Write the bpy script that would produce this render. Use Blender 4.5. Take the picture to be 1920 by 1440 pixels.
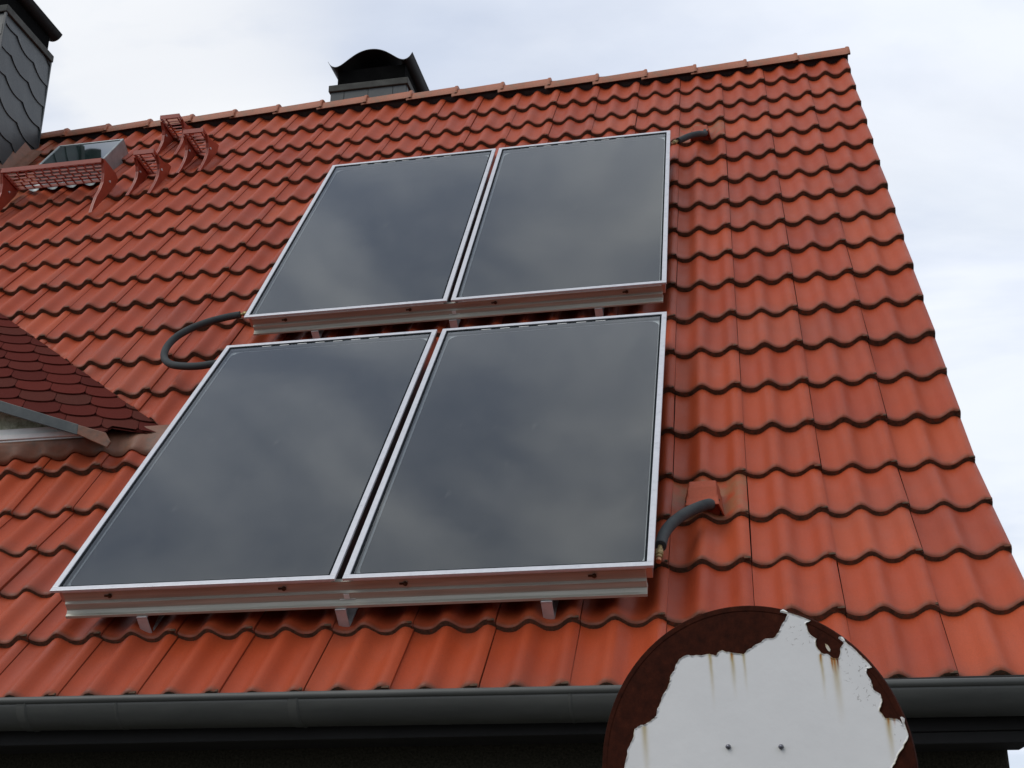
import bpy, bmesh, math, random
from mathutils import Vector, Matrix
import numpy as np

for o in list(bpy.data.objects):
    bpy.data.objects.remove(o, do_unlink=True)
S = bpy.context.scene
COL = S.collection
rnd = random.Random(11)

# ------------------------------------------------------------------ camera
cam_d = bpy.data.cameras.new("camera")
cam_d.sensor_fit = 'HORIZONTAL'
cam_d.sensor_width = 36.0
cam_d.lens = 36.0 * 2420.8 / 1920.0
cam_d.clip_end = 3000.0
cam = bpy.data.objects.new("camera", cam_d)
COL.objects.link(cam)
RGT = Vector((0.98167, 0.19059, 0.00088)).normalized()
FWD = Vector((-0.17808, 0.91557, 0.36059)).normalized()
UPV = RGT.cross(FWD).normalized()
mc = Matrix.Identity(4)
for i in range(3):
    mc[i][0] = RGT[i]; mc[i][1] = UPV[i]; mc[i][2] = -FWD[i]
mc[0][3], mc[1][3], mc[2][3] = -0.8777, -5.1439, -1.5886
cam.matrix_world = mc
S.camera = cam

# ------------------------------------------------------------------ world
SUN_DIR = Vector((-0.50, -0.44, 0.74)).normalized()      # towards the sun (veiled by cloud)
world = bpy.data.worlds.new("World"); S.world = world
world.use_nodes = True
nt = world.node_tree; N = nt.nodes; L = nt.links
N.clear()
out = N.new('ShaderNodeOutputWorld'); bg = N.new('ShaderNodeBackground')
bg.inputs['Strength'].default_value = 0.1
L.new(bg.outputs[0], out.inputs[0])
sky = N.new('ShaderNodeTexSky'); sky.sky_type = 'NISHITA'; sky.sun_disc = False
sky.sun_elevation = math.asin(SUN_DIR.z)
sky.sun_rotation = math.atan2(SUN_DIR.x, SUN_DIR.y)
sky.air_density = 1.0; sky.dust_density = 1.2; sky.ozone_density = 1.2
tc = N.new('ShaderNodeTexCoord')
sx = N.new('ShaderNodeSeparateXYZ'); L.new(tc.outputs['Generated'], sx.inputs[0])
def wm(op, a, b=None, c=None):
    m = N.new('ShaderNodeMath'); m.operation = op
    for i, v in enumerate((a, b, c)):
        if v is None: continue
        if isinstance(v, (int, float)): m.inputs[i].default_value = v
        else: L.new(v, m.inputs[i])
    return m.outputs[0]
zc = wm('ADD', wm('MAXIMUM', sx.outputs['Z'], 0.0), 0.22)
cv = N.new('ShaderNodeCombineXYZ')
L.new(wm('DIVIDE', sx.outputs['X'], zc), cv.inputs[0]); L.new(wm('DIVIDE', sx.outputs['Y'], zc), cv.inputs[1])
mp = N.new('ShaderNodeMapping'); mp.inputs['Location'].default_value = (5.92, 5.52, 0.0)
mp.inputs['Rotation'].default_value = (0, 0, math.radians(-28)); mp.inputs['Scale'].default_value = (1.0, 1.7, 1.0)
L.new(cv.outputs[0], mp.inputs[0])
n1 = N.new('ShaderNodeTexNoise'); n1.inputs['Scale'].default_value = 1.2; n1.inputs['Detail'].default_value = 7
n1.inputs['Roughness'].default_value = 0.52; n1.inputs['Distortion'].default_value = 0.5
L.new(mp.outputs[0], n1.inputs['Vector'])
n2 = N.new('ShaderNodeTexNoise'); n2.inputs['Scale'].default_value = 2.3; n2.inputs['Detail'].default_value = 6
n2.inputs['Roughness'].default_value = 0.5
L.new(mp.outputs[0], n2.inputs['Vector'])
r1 = N.new('ShaderNodeValToRGB')          # cloud cover
r1.color_ramp.elements[0].position = 0.36; r1.color_ramp.elements[0].color = (0.78, 0.78, 0.78, 1)
r1.color_ramp.elements[1].position = 0.62; r1.color_ramp.elements[1].color = (1, 1, 1, 1)
L.new(n1.outputs['Fac'], r1.inputs[0])
r2 = N.new('ShaderNodeValToRGB')          # cloud brightness
r2.color_ramp.elements[0].position = 0.41; r2.color_ramp.elements[0].color = (7.4, 8.1, 9.5, 1)
r2.color_ramp.elements[1].position = 0.57; r2.color_ramp.elements[1].color = (8.7, 9.15, 10.0, 1)
mxn = wm('ADD', wm('MULTIPLY', n1.outputs['Fac'], 0.55), wm('MULTIPLY', n2.outputs['Fac'], 0.45))
L.new(mxn, r2.inputs[0])
# overhead the layer breaks into darker and lighter banks (they show in the collector glass)
n3 = N.new('ShaderNodeTexNoise'); n3.inputs['Scale'].default_value = 4.2; n3.inputs['Detail'].default_value = 5; n3.inputs['Distortion'].default_value = 0.8
L.new(mp.outputs[0], n3.inputs['Vector'])
r3 = N.new('ShaderNodeValToRGB'); r3.color_ramp.elements[0].position = 0.41; r3.color_ramp.elements[0].color = (0.50, 0.54, 0.61, 1)
r3.color_ramp.elements[1].position = 0.60; r3.color_ramp.elements[1].color = (1.15, 1.12, 1.05, 1)
L.new(n3.outputs['Fac'], r3.inputs[0])
hi = N.new('ShaderNodeMapRange'); hi.inputs['From Min'].default_value = 0.70; hi.inputs['From Max'].default_value = 0.88
L.new(sx.outputs['Z'], hi.inputs[0])
sk = N.new('ShaderNodeMix'); sk.data_type = 'RGBA'
L.new(r1.outputs[0], sk.inputs['Factor']); L.new(sky.outputs[0], sk.inputs[6]); L.new(r2.outputs[0], sk.inputs[7])
sk0 = sk
sk = N.new('ShaderNodeMix'); sk.data_type = 'RGBA'; sk.blend_type = 'MULTIPLY'
L.new(hi.outputs[0], sk.inputs['Factor']); L.new(sk0.outputs[2], sk.inputs[6]); L.new(r3.outputs[0], sk.inputs[7])
# a brighter bank of cloud low on the left and a thin one low on the right
def bank(d, c0, c1, amt, src, colour):
    v = N.new('ShaderNodeVectorMath'); v.operation = 'DOT_PRODUCT'; L.new(tc.outputs['Generated'], v.inputs[0]); v.inputs[1].default_value = tuple(Vector(d).normalized())
    m_ = N.new('ShaderNodeMapRange'); m_.interpolation_type = 'SMOOTHSTEP'; m_.inputs['From Min'].default_value = math.cos(math.radians(c0)); m_.inputs['From Max'].default_value = math.cos(math.radians(c1))
    m_.inputs['To Max'].default_value = amt
    L.new(v.outputs['Value'], m_.inputs[0])
    k_ = N.new('ShaderNodeMapRange'); k_.inputs['From Min'].default_value = 0.40; k_.inputs['From Max'].default_value = 0.56; L.new(n2.outputs['Fac'], k_.inputs[0])
    x_ = N.new('ShaderNodeMix'); x_.data_type = 'RGBA'; L.new(wm('MULTIPLY', m_.outputs[0], k_.outputs[0]), x_.inputs['Factor'])
    L.new(src.outputs[2], x_.inputs[6]); x_.inputs[7].default_value = (*colour, 1); return x_
sk = bank((-0.445, 0.745, 0.530), 12, 3, 0.60, sk, (9.9, 9.9, 9.8))
sk = bank((0.14, 0.97, 0.30), 16, 4, 0.35, sk, (9.6, 10.1, 10.4))
# unseen low sky behind the viewer, darkened to deepen shade under collectors and eaves
lowz = N.new('ShaderNodeMapRange'); lowz.inputs['From Min'].default_value = 0.0; lowz.inputs['From Max'].default_value = 0.34
lowz.inputs['To Min'].default_value = 0.72; lowz.inputs['To Max'].default_value = 0.0
L.new(sx.outputs['Z'], lowz.inputs[0])
beh = N.new('ShaderNodeMapRange'); beh.inputs['From Min'].default_value = 0.05; beh.inputs['From Max'].default_value = -0.35
L.new(sx.outputs['Y'], beh.inputs[0])
dm_ = N.new('ShaderNodeMix'); dm_.data_type = 'RGBA'
L.new(wm('MULTIPLY', lowz.outputs[0], beh.outputs[0]), dm_.inputs['Factor']); L.new(sk.outputs[2], dm_.inputs[6]); dm_.inputs[7].default_value = (0.5, 0.55, 0.5, 1)
L.new(dm_.outputs[2], bg.inputs['Color'])

sun_d = bpy.data.lights.new("sun", 'SUN'); sun_d.energy = 1.0; sun_d.angle = math.radians(35)
sun_d.color = (1.0, 0.95, 0.88)
sun = bpy.data.objects.new("sun", sun_d); COL.objects.link(sun)
sun.rotation_euler = (-SUN_DIR).to_track_quat('-Z', 'Y').to_euler()

S.view_settings.view_transform = 'Standard'
S.view_settings.look = 'None'
S.view_settings.exposure = 0.06
S.view_settings.gamma = 1.0
S.render.engine = 'CYCLES'
S.cycles.max_bounces = 7
S.cycles.transparent_max_bounces = 8
S.cycles.use_denoising = True

# ------------------------------------------------------------------ frames
PITCH = math.radians(53.0)
CP, SP = math.cos(PITCH), math.sin(PITCH)
WM = Matrix(((1, 0, 0, 0), (0, CP, -SP, 0), (0, SP, CP, 0), (0, 0, 0, 1)))   # roof frame (x, upslope, out) -> world
def PW(x, s, h=0.0):
    return WM @ Vector((x, s, h))
def frame(x, s, h=0.0, tilt=0.0, rz=0.0):
    return Matrix.Translation(PW(x, s, h)) @ WM @ Matrix.Rotation(rz, 4, 'Z') @ Matrix.Rotation(-tilt, 4, 'X')

V_ = [4.724, 4.375, 4.064, 3.733, 3.392, 3.048, 2.71, 2.371, 2.033, 1.696, 1.351, 1.009, 0.672, 0.335, 0.0, -0.337, -0.67, -1.006, -1.372]
Z_ = [0.0] * 15 + [0.047, 0.093, 0.14, 0.191]
WC = [0.0142, 0.0445, 0.0611, 0.0182, 0.0447, 0.0839, 0.0097, 0.0062, 0.0161]
def sag(x, s):                       # the courses are not quite straight
    X = max(min(x, 0.0), -7.0) / 3.0; Y = (min(s, 5.0) - 1.5) / 3.0; t = 0.0; k = 0
    for i in range(1, 4):
        for j in range(3):
            t += WC[k] * X ** i * Y ** j; k += 1
    return t
def tile_z(s):                       # height of the tile crests above the main plane
    if s >= 0: return 0.0
    for k in range(14, 18):
        if s >= V_[k + 1]:
            f = (V_[k] - s) / (V_[k] - V_[k + 1]); return Z_[k] + f * (Z_[k + 1] - Z_[k])
    return Z_[18]

# ------------------------------------------------------------------ mesh helpers
class MB:
    def __init__(s): s.v = []; s.f = []; s.m = []; s.sm = []; s.col = {}
    def add(s, vs, fs, mi=0, smooth=False):
        b = len(s.v); s.v.extend([Vector(p) for p in vs])
        for f in fs: s.f.append([i + b for i in f]); s.m.append(mi); s.sm.append(smooth)
        return b
    def box(s, a, b, mi=0, M=None, taper=None):
        (x0, y0, z0), (x1, y1, z1) = a, b
        vs = [Vector(p) for p in ((x0,y0,z0),(x1,y0,z0),(x1,y1,z0),(x0,y1,z0),(x0,y0,z1),(x1,y0,z1),(x1,y1,z1),(x0,y1,z1))]
        if M is not None: vs = [M @ p for p in vs]
        s.add(vs, [(0,3,2,1),(4,5,6,7),(0,1,5,4),(1,2,6,5),(2,3,7,6),(3,0,4,7)], mi)
    def prism(s, prof, axis, lo, hi, mi=0, smooth=False, closed=True, caps=True, M=None):
        # prof: list of 2D points; axis 0 extrudes along x (prof = (y, z)), axis 1 along y (prof = (x, z)), axis 2 along z (prof=(x,y))
        n = len(prof); vs = []
        for t in (lo, hi):
            for a, b in prof:
                p = {0: (t, a, b), 1: (a, t, b), 2: (a, b, t)}[axis]; vs.append(Vector(p))
        if M is not None: vs = [M @ p for p in vs]
        rng = n if closed else n - 1
        fs = [(i, (i + 1) % n, n + (i + 1) % n, n + i) for i in range(rng)]
        s.add(vs, fs, mi, smooth)
        if caps and closed:
            b = len(s.v) - 2 * n
            s.f.append([b + i for i in reversed(range(n))]); s.m.append(mi); s.sm.append(False)
            s.f.append([b + n + i for i in range(n)]); s.m.append(mi); s.sm.append(False)
    def tube(s, pts, r, seg=14, mi=0, caps=True):
        pts = [Vector(p) for p in pts]; n = len(pts); rings = []
        t0 = (pts[1] - pts[0]).normalized(); up = Vector((0, 0, 1)) if abs(t0.z) < .9 else Vector((1, 0, 0))
        nrm = (up - t0 * up.dot(t0)).normalized()
        rr = r if isinstance(r, (list, tuple)) else [r] * n
        vs = []
        for i, p in enumerate(pts):
            t = (pts[min(i + 1, n - 1)] - pts[max(i - 1, 0)]).normalized()
            nrm = (nrm - t * nrm.dot(t)).normalized(); bi = t.cross(nrm)
            for k in range(seg):
                a = 2 * math.pi * k / seg; vs.append(p + (nrm * math.cos(a) + bi * math.sin(a)) * rr[i])
        fs = [(i * seg + k, i * seg + (k + 1) % seg, (i + 1) * seg + (k + 1) % seg, (i + 1) * seg + k) for i in range(n - 1) for k in range(seg)]
        b = s.add(vs, fs, mi, True)
        if caps:
            s.f.append([b + k for k in reversed(range(seg))]); s.m.append(mi); s.sm.append(False)
            s.f.append([b + (n - 1) * seg + k for k in range(seg)]); s.m.append(mi); s.sm.append(False)
    def build(s, name, mats, parent=None, inv=None, bevel=None, recalc=True):
        me = bpy.data.meshes.new(name)
        vs = [inv @ p for p in s.v] if inv is not None else s.v
        me.from_pydata([tuple(p) for p in vs], [], s.f)
        for m in (mats if isinstance(mats, (list, tuple)) else [mats]): me.materials.append(m)
        me.polygons.foreach_set('material_index', s.m); me.polygons.foreach_set('use_smooth', s.sm)
        if recalc:
            bm = bmesh.new(); bm.from_mesh(me); bmesh.ops.recalc_face_normals(bm, faces=bm.faces); bm.to_mesh(me); bm.free()
        for k, vals in s.col.items():
            a = me.color_attributes.new(k, 'FLOAT_COLOR', 'POINT')
            a.data.foreach_set('color', np.array(vals, dtype=np.float32).ravel())
        me.update()
        o = bpy.data.objects.new(name, me); COL.objects.link(o)
        if parent is not None: o.parent = parent
        if bevel:
            bv = o.modifiers.new('bevel', 'BEVEL'); bv.width = bevel; bv.segments = 2; bv.limit_method = 'ANGLE'; bv.angle_limit = math.radians(40)
        return o
def smoothpath(pts, n=8):
    P = [Vector(p) for p in pts]; P = [P[0] * 2 - P[1]] + P + [P[-1] * 2 - P[-2]]; o = []
    for i in range(1, len(P) - 2):
        for k in range(n):
            t = k / n; a, b, c, d = P[i - 1], P[i], P[i + 1], P[i + 2]
            o.append(0.5 * ((2 * b) + (c - a) * t + (2 * a - 5 * b + 4 * c - d) * t * t + (3 * b - a - 3 * c + d) * t ** 3))
    o.append(P[-2]); return o
def root(name, M, label, cat, group=None, kind=None):
    o = bpy.data.objects.new(name, None); COL.objects.link(o); o.matrix_world = M; o.empty_display_size = 0.1
    o['label'] = label; o['category'] = cat
    if group: o['group'] = group
    if kind: o['kind'] = kind
    return o
def copy_thing(src, M, label):
    r = src.copy(); COL.objects.link(r); r.matrix_world = M; r['label'] = label
    for ch in src.children:
        c = ch.copy(); COL.objects.link(c); c.parent = r
        for g in ch.children:
            d = g.copy(); COL.objects.link(d); d.parent = c
    return r

# ------------------------------------------------------------------ materials
def mat(name, col, rough=0.6, metal=0.0, spec=0.5):
    m = bpy.data.materials.new(name); m.use_nodes = True
    b = m.node_tree.nodes['Principled BSDF']
    b.inputs['Base Color'].default_value = (*col, 1); b.inputs['Roughness'].default_value = rough
    b.inputs['Metallic'].default_value = metal; b.inputs['Specular IOR Level'].default_value = spec
    return m, m.node_tree, b
def noise(t, scale, detail=5, rough=0.55, vec=None, stretch=None, coord='Object'):
    n = t.nodes.new('ShaderNodeTexNoise'); n.inputs['Scale'].default_value = scale
    n.inputs['Detail'].default_value = detail; n.inputs['Roughness'].default_value = rough
    c = t.nodes.new('ShaderNodeTexCoord'); v = c.outputs[coord] if vec is None else vec
    if stretch:
        mp_ = t.nodes.new('ShaderNodeMapping'); mp_.inputs['Scale'].default_value = stretch
        t.links.new(v, mp_.inputs[0]); v = mp_.outputs[0]
    t.links.new(v, n.inputs['Vector']); return n.outputs['Fac']
def ramp(t, fac, stops):
    r = t.nodes.new('ShaderNodeValToRGB'); e = r.color_ramp.elements
    while len(e) < len(stops): e.new(0.5)
    for i, (p, c) in enumerate(stops):
        e[i].position = p; e[i].color = (*c, 1) if not isinstance(c, (int, float)) else (c, c, c, 1)
    t.links.new(fac, r.inputs[0]); return r.outputs[0]
def mix(t, fac, a, b, mode='MIX'):
    m = t.nodes.new('ShaderNodeMix'); m.data_type = 'RGBA'; m.blend_type = mode
    for sock, v in ((m.inputs['Factor'], fac), (m.inputs[6], a), (m.inputs[7], b)):
        if isinstance(v, (int, float)): sock.default_value = v
        elif isinstance(v, tuple): sock.default_value = (*v, 1)
        else: t.links.new(v, sock)
    return m.outputs[2]
def mth(t, op, a, b=None, clamp=False):
    m = t.nodes.new('ShaderNodeMath'); m.operation = op; m.use_clamp = clamp
    for i, v in enumerate((a, b)):
        if v is None: continue
        if isinstance(v, (int, float)): m.inputs[i].default_value = v
        else: t.links.new(v, m.inputs[i])
    return m.outputs[0]
def bump(t, b, h, strength=0.3, dist=0.002):
    n = t.nodes.new('ShaderNodeBump'); n.inputs['Strength'].default_value = strength; n.inputs['Distance'].default_value = dist
    t.links.new(h, n.inputs['Height']); t.links.new(n.outputs[0], b.inputs['Normal'])
def simple(name, col, rough=0.6, metal=0.0, var=0.25, scale=8.0, bmp=0.0, spec=0.5, fine=None):
    m, t, b = mat(name, col, rough, metal, spec)
    c2 = tuple(c * (1 - var) for c in col); c3 = tuple(min(1, c * (1 + var)) for c in col)
    c = ramp(t, noise(t, scale), [(0.3, c2), (0.7, c3)])
    if fine: c = mix(t, fine[1], c, ramp(t, noise(t, fine[0], 3), [(0.35, c2), (0.65, c3)]))
    t.links.new(c, b.inputs['Base Color'])
    if bmp: bump(t, b, noise(t, scale * 12, 4), bmp, 0.003)
    return m

def attr(t, name):
    a = t.nodes.new('ShaderNodeVertexColor'); a.layer_name = name
    s = t.nodes.new('ShaderNodeSeparateColor'); t.links.new(a.outputs[0], s.inputs[0]); return s.outputs

# concrete roof tile
M_TILE, t, b = mat('red_concrete_tile', (0.4, 0.08, 0.035), 0.5, 0, 0.30)
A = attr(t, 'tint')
base = ramp(t, A[0], [(0.0, (0.335, 0.047, 0.0145)), (0.55, (0.395, 0.060, 0.018)), (1.0, (0.450, 0.080, 0.026))])
streak = ramp(t, noise(t, 3.5, 4, 0.6), [(0.38, (0.0, 0, 0)), (0.66, (1, 1, 1))])
base = mix(t, mth(t, 'MULTIPLY', streak, 0.42), base, (0.41, 0.070, 0.020))
grime = ramp(t, noise(t, 1.6, 6, 0.62), [(0.48, 0.0), (0.72, 1.0)])
base = mix(t, mth(t, 'MULTIPLY', grime, 0.34), base, (0.22, 0.072, 0.05))
speck = ramp(t, noise(t, 95, 2, 0.5), [(0.70, 0.0), (0.74, 1.0)])
base = mix(t, mth(t, 'MULTIPLY', speck, 0.35), base, (0.12, 0.05, 0.035))
grain = ramp(t, noise(t, 420, 2, 0.5), [(0.3, (0.80, 0.80, 0.80)), (0.7, (1.16, 1.16, 1.16))])
base = mix(t, 1.0, base, grain, 'MULTIPLY')
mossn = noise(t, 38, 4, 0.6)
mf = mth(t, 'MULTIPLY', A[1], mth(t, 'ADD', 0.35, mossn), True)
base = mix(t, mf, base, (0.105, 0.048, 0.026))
base = mix(t, mth(t, 'MULTIPLY', A[2], ramp(t, noise(t, 14, 4), [(0.35, 0.0), (0.6, 1.0)])), base, (0.235, 0.13, 0.06))
t.links.new(base, b.inputs['Base Color'])
t.links.new(ramp(t, noise(t, 6, 3), [(0.3, 0.42), (0.7, 0.58)]), b.inputs['Roughness'])
bump(t, b, noise(t, 260, 3), 0.35, 0.0012)
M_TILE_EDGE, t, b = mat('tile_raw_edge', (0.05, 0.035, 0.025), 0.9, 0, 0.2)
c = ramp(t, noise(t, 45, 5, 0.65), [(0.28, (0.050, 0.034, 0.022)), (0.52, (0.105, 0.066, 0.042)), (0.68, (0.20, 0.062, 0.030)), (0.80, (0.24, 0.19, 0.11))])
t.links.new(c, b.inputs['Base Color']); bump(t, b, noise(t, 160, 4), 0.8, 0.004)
M_RIDGE, t, b = mat('ridge_tile_brown', (0.36, 0.14, 0.08), 0.6)
c = ramp(t, noise(t, 9, 6, 0.65), [(0.3, (0.44, 0.135, 0.065)), (0.52, (0.37, 0.13, 0.065)), (0.72, (0.24, 0.13, 0.075))])
c = mix(t, 1.0, c, ramp(t, noise(t, 300, 2), [(0.3, (0.8, 0.8, 0.8)), (0.7, (1.15, 1.15, 1.15))]), 'MULTIPLY')
t.links.new(c, b.inputs['Base Color']); bump(t, b, noise(t, 200, 3), 0.4, 0.002)
M_VENT = simple('vent_hood_plastic', (0.33, 0.066, 0.028), 0.6, 0, 0.16, 9, 0.0, 0.25, (120, 0.5))
M_DARK = simple('dark_gap_shade', (0.012, 0.011, 0.010), 0.9, 0, 0.3, 20)
M_ROLL = simple('ridge_roll_fleece', (0.03, 0.027, 0.026), 0.8, 0, 0.3, 30, 0.4)
M_ALU, t, b = mat('anodised_aluminium', (0.80, 0.81, 0.83), 0.34, 1.0)
c = ramp(t, noise(t, 14, 5, 0.6), [(0.35, (0.66, 0.66, 0.68)), (0.65, (0.88, 0.89, 0.91))]); t.links.new(c, b.inputs['Base Color'])
t.links.new(ramp(t, noise(t, 60, 3), [(0.3, 0.28), (0.7, 0.45)]), b.inputs['Roughness'])
M_LIP, t, b = mat('silver_frame_lip', (0.74, 0.74, 0.76), 0.40, 0.35)
c = ramp(t, noise(t, 26, 5, 0.7), [(0.26, (0.44, 0.44, 0.46)), (0.40, (0.60, 0.60, 0.62)), (0.7, (0.68, 0.68, 0.70))]); t.links.new(c, b.inputs['Base Color'])
M_CASE = simple('collector_case', (0.45, 0.46, 0.48), 0.35, 1.0, 0.12, 10)
M_RAIL, t, b = mat('mill_aluminium_rail', (0.62, 0.6, 0.55), 0.38, 0.2)
c = ramp(t, noise(t, 3, 5, 0.6, None, (1.0, 30, 30)), [(0.3, (0.38, 0.375, 0.31)), (0.7, (0.56, 0.55, 0.47))]); t.links.new(c, b.inputs['Base Color'])
bump(t, b, noise(t, 5, 3, 0.5, None, (0.6, 60, 60)), 0.15, 0.001)
M_GALV = simple('galvanised_hook', (0.66, 0.66, 0.66), 0.42, 0.35, 0.10, 30)
M_GASKET = simple('black_gasket', (0.008, 0.011, 0.014), 0.8, 0, 0.2, 20, 0, 0.1)
M_TRAY = simple('absorber_tray_rim', (0.86, 0.87, 0.86), 0.5, 0.0, 0.08, 15)
M_ABS, t, b = mat('selective_absorber', (0.022, 0.027, 0.036), 0.38, 0.0)
c = ramp(t, noise(t, 1.3, 4, 0.6, None, (2.5, 0.8, 1)), [(0.3, (0.017, 0.022, 0.032)), (0.7, (0.030, 0.033, 0.038))]); t.links.new(c, b.inputs['Base Color'])
M_MARK = simple('white_mark', (0.75, 0.75, 0.72), 0.5, 0, 0.1, 30)
# collector glass: clear pane with a Fresnel mirror and a thin film of dust
M_GLASS = bpy.data.materials.new('collector_glass'); M_GLASS.use_nodes = True
t = M_GLASS.node_tree; t.nodes.clear()
o_ = t.nodes.new('ShaderNodeOutputMaterial'); tr = t.nodes.new('ShaderNodeBsdfTransparent'); gl = t.nodes.new('ShaderNodeBsdfGlossy')
tr.inputs[0].default_value = (0.84, 0.88, 0.87, 1); gl.inputs['Roughness'].default_value = 0.045
gl.inputs['Color'].default_value = (0.97, 0.985, 0.975, 1)
fr = t.nodes.new('ShaderNodeFresnel'); fr.inputs['IOR'].default_value = 1.52
nb = t.nodes.new('ShaderNodeBump'); nb.inputs['Strength'].default_value = 0.035; nb.inputs['Distance'].default_value = 0.01
t.links.new(noise(t, 2.5, 3, 0.5, None, (0.8, 1.2, 1)), nb.inputs['Height']); t.links.new(nb.outputs[0], gl.inputs['Normal'])
ms = t.nodes.new('ShaderNodeMixShader'); t.links.new(mth(t, 'MULTIPLY', fr.outputs[0], 1.45, True), ms.inputs[0])
t.links.new(tr.outputs[0], ms.inputs[1]); t.links.new(gl.outputs[0], ms.inputs[2])
df = t.nodes.new('ShaderNodeBsdfDiffuse'); df.inputs[0].default_value = (0.62, 0.60, 0.55, 1)
dust = ramp(t, noise(t, 2.2, 7, 0.68, None, (1.0, 0.7, 1)), [(0.35, 0.012), (0.62, 0.04), (0.82, 0.085)])
wave = ramp(t, noise(t, 11, 7, 0.75, None, (2.6, 0.55, 1)), [(0.60, 0.0), (0.76, 0.07)])
ms2 = t.nodes.new('ShaderNodeMixShader'); t.links.new(mth(t, 'ADD', dust, wave, True), ms2.inputs[0])
t.links.new(ms.outputs[0], ms2.inputs[1]); t.links.new(df.outputs[0], ms2.inputs[2]); t.links.new(ms2.outputs[0], o_.inputs[0])
M_HOSE, t, b = mat('foam_pipe_insulation', (0.035, 0.04, 0.042), 0.75, 0, 0.35)
c = ramp(t, noise(t, 12, 5), [(0.3, (0.026, 0.032, 0.034)), (0.7, (0.052, 0.058, 0.058))]); t.links.new(c, b.inputs['Base Color'])
bump(t, b, noise(t, 160, 3), 0.4, 0.002)
M_BRASS = simple('brass_fitting', (0.34, 0.25, 0.11), 0.5, 0.6, 0.45, 90)
M_COPPER = simple('copper_stub', (0.45, 0.22, 0.12), 0.4, 0.8, 0.3, 60)
M_RIV = simple('grey_rivet', (0.16, 0.16, 0.18), 0.35, 0.7, 0.2, 60)
M_RUSTB = simple('rusty_bolt', (0.10, 0.045, 0.02), 0.8, 0.2, 0.5, 60)
M_STEP, t, b = mat('red_coated_steel', (0.22, 0.03, 0.02), 0.42)
c = ramp(t, noise(t, 16, 5, 0.6), [(0.3, (0.26, 0.038, 0.017)), (0.6, (0.33, 0.052, 0.024)), (0.8, (0.18, 0.032, 0.018))]); t.links.new(c, b.inputs['Base Color'])
M_SLATE, t, b = mat('slate_cladding', (0.07, 0.085, 0.09), 0.45)
A = attr(t, 'tint')
c = ramp(t, A[0], [(0, (0.032, 0.041, 0.044)), (1, (0.056, 0.067, 0.069))])
c = mix(t, 0.3, c, ramp(t, noise(t, 12, 6, 0.7), [(0.3, (0.028, 0.037, 0.043)), (0.7, (0.075, 0.078, 0.066))]))
t.links.new(c, b.inputs['Base Color']); bump(t, b, noise(t, 60, 5), 0.35, 0.003)
M_SLAB = simple('weathered_concrete_crown', (0.062, 0.064, 0.056), 0.85, 0, 0.35, 12, 0.5)
M_COWL = simple('black_sheet_cowl', (0.009, 0.009, 0.0085), 0.55, 0.0, 0.3, 14, 0, 0.3)
M_HOODSHADE = simple('under_hood_shade', (0.004, 0.004, 0.004), 0.95, 0.0, 0.3, 14, 0, 0.05)  # near-black colour standing in for the shade beneath the cowls
M_GUT, t, b = mat('anthracite_gutter', (0.05, 0.055, 0.056), 0.5, 0.0)
c = ramp(t, noise(t, 5, 6, 0.65, None, (0.5, 2, 2)), [(0.3, (0.058, 0.060, 0.054)), (0.7, (0.090, 0.092, 0.082))]); t.links.new(c, b.inputs['Base Color'])
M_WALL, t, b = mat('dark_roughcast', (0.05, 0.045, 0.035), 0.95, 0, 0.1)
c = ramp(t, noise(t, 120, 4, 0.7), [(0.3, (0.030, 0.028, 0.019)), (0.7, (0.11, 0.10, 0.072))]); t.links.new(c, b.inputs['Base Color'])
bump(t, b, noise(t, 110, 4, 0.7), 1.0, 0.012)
M_SOFF = simple('dark_stained_boards', (0.012, 0.011, 0.010), 0.75, 0, 0.3, 6)
M_FLASH, t, b = mat('brown_lead_flashing', (0.2, 0.12, 0.08), 0.6)
c = ramp(t, noise(t, 11, 7, 0.75), [(0.28, (0.095, 0.065, 0.048)), (0.45, (0.185, 0.082, 0.045)), (0.60, (0.225, 0.090, 0.050)), (0.74, (0.15, 0.125, 0.088))]); t.links.new(c, b.inputs['Base Color'])
bump(t, b, noise(t, 14, 4), 0.5, 0.01)
M_DRIP, t, b = mat('grey_drip_metal', (0.13, 0.15, 0.15), 0.4, 0.3)
c = ramp(t, noise(t, 9, 6, 0.7), [(0.3, (0.036, 0.043, 0.045)), (0.6, (0.062, 0.071, 0.069)), (0.8, (0.13, 0.115, 0.085))]); t.links.new(c, b.inputs['Base Color'])
M_SHING, t, b = mat('red_bitumen_shingle', (0.12, 0.02, 0.02), 0.95, 0, 0.05)
A = attr(t, 'tint')
c = ramp(t, A[0], [(0, (0.078, 0.017, 0.013)), (0.7, (0.112, 0.022, 0.016)), (1, (0.080, 0.026, 0.019))])
c = mix(t, 1.0, c, ramp(t, noise(t, 350, 2), [(0.3, (0.7, 0.7, 0.7)), (0.7, (1.3, 1.3, 1.3))]), 'MULTIPLY')
t.links.new(c, b.inputs['Base Color']); bump(t, b, noise(t, 350, 2), 0.6, 0.002)
M_STUC, t, b = mat('mossy_render', (0.35, 0.33, 0.22), 0.95, 0, 0.1)
c = ramp(t, noise(t, 30, 6, 0.7), [(0.3, (0.26, 0.24, 0.14)), (0.6, (0.62, 0.60, 0.45))]); t.links.new(c, b.inputs['Base Color']); bump(t, b, noise(t, 90, 4), 0.8, 0.006)
M_WHITE = simple('white_window_profile', (0.80, 0.80, 0.76), 0.35, 0, 0.06, 20)
M_SKYF = simple('grey_skylight_frame', (0.30, 0.33, 0.33), 0.45, 0.5, 0.2, 14)
M_SKYG, t, b = mat('skylight_glass', (0.012, 0.02, 0.02), 0.04, 0.0, 1.0)
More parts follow.
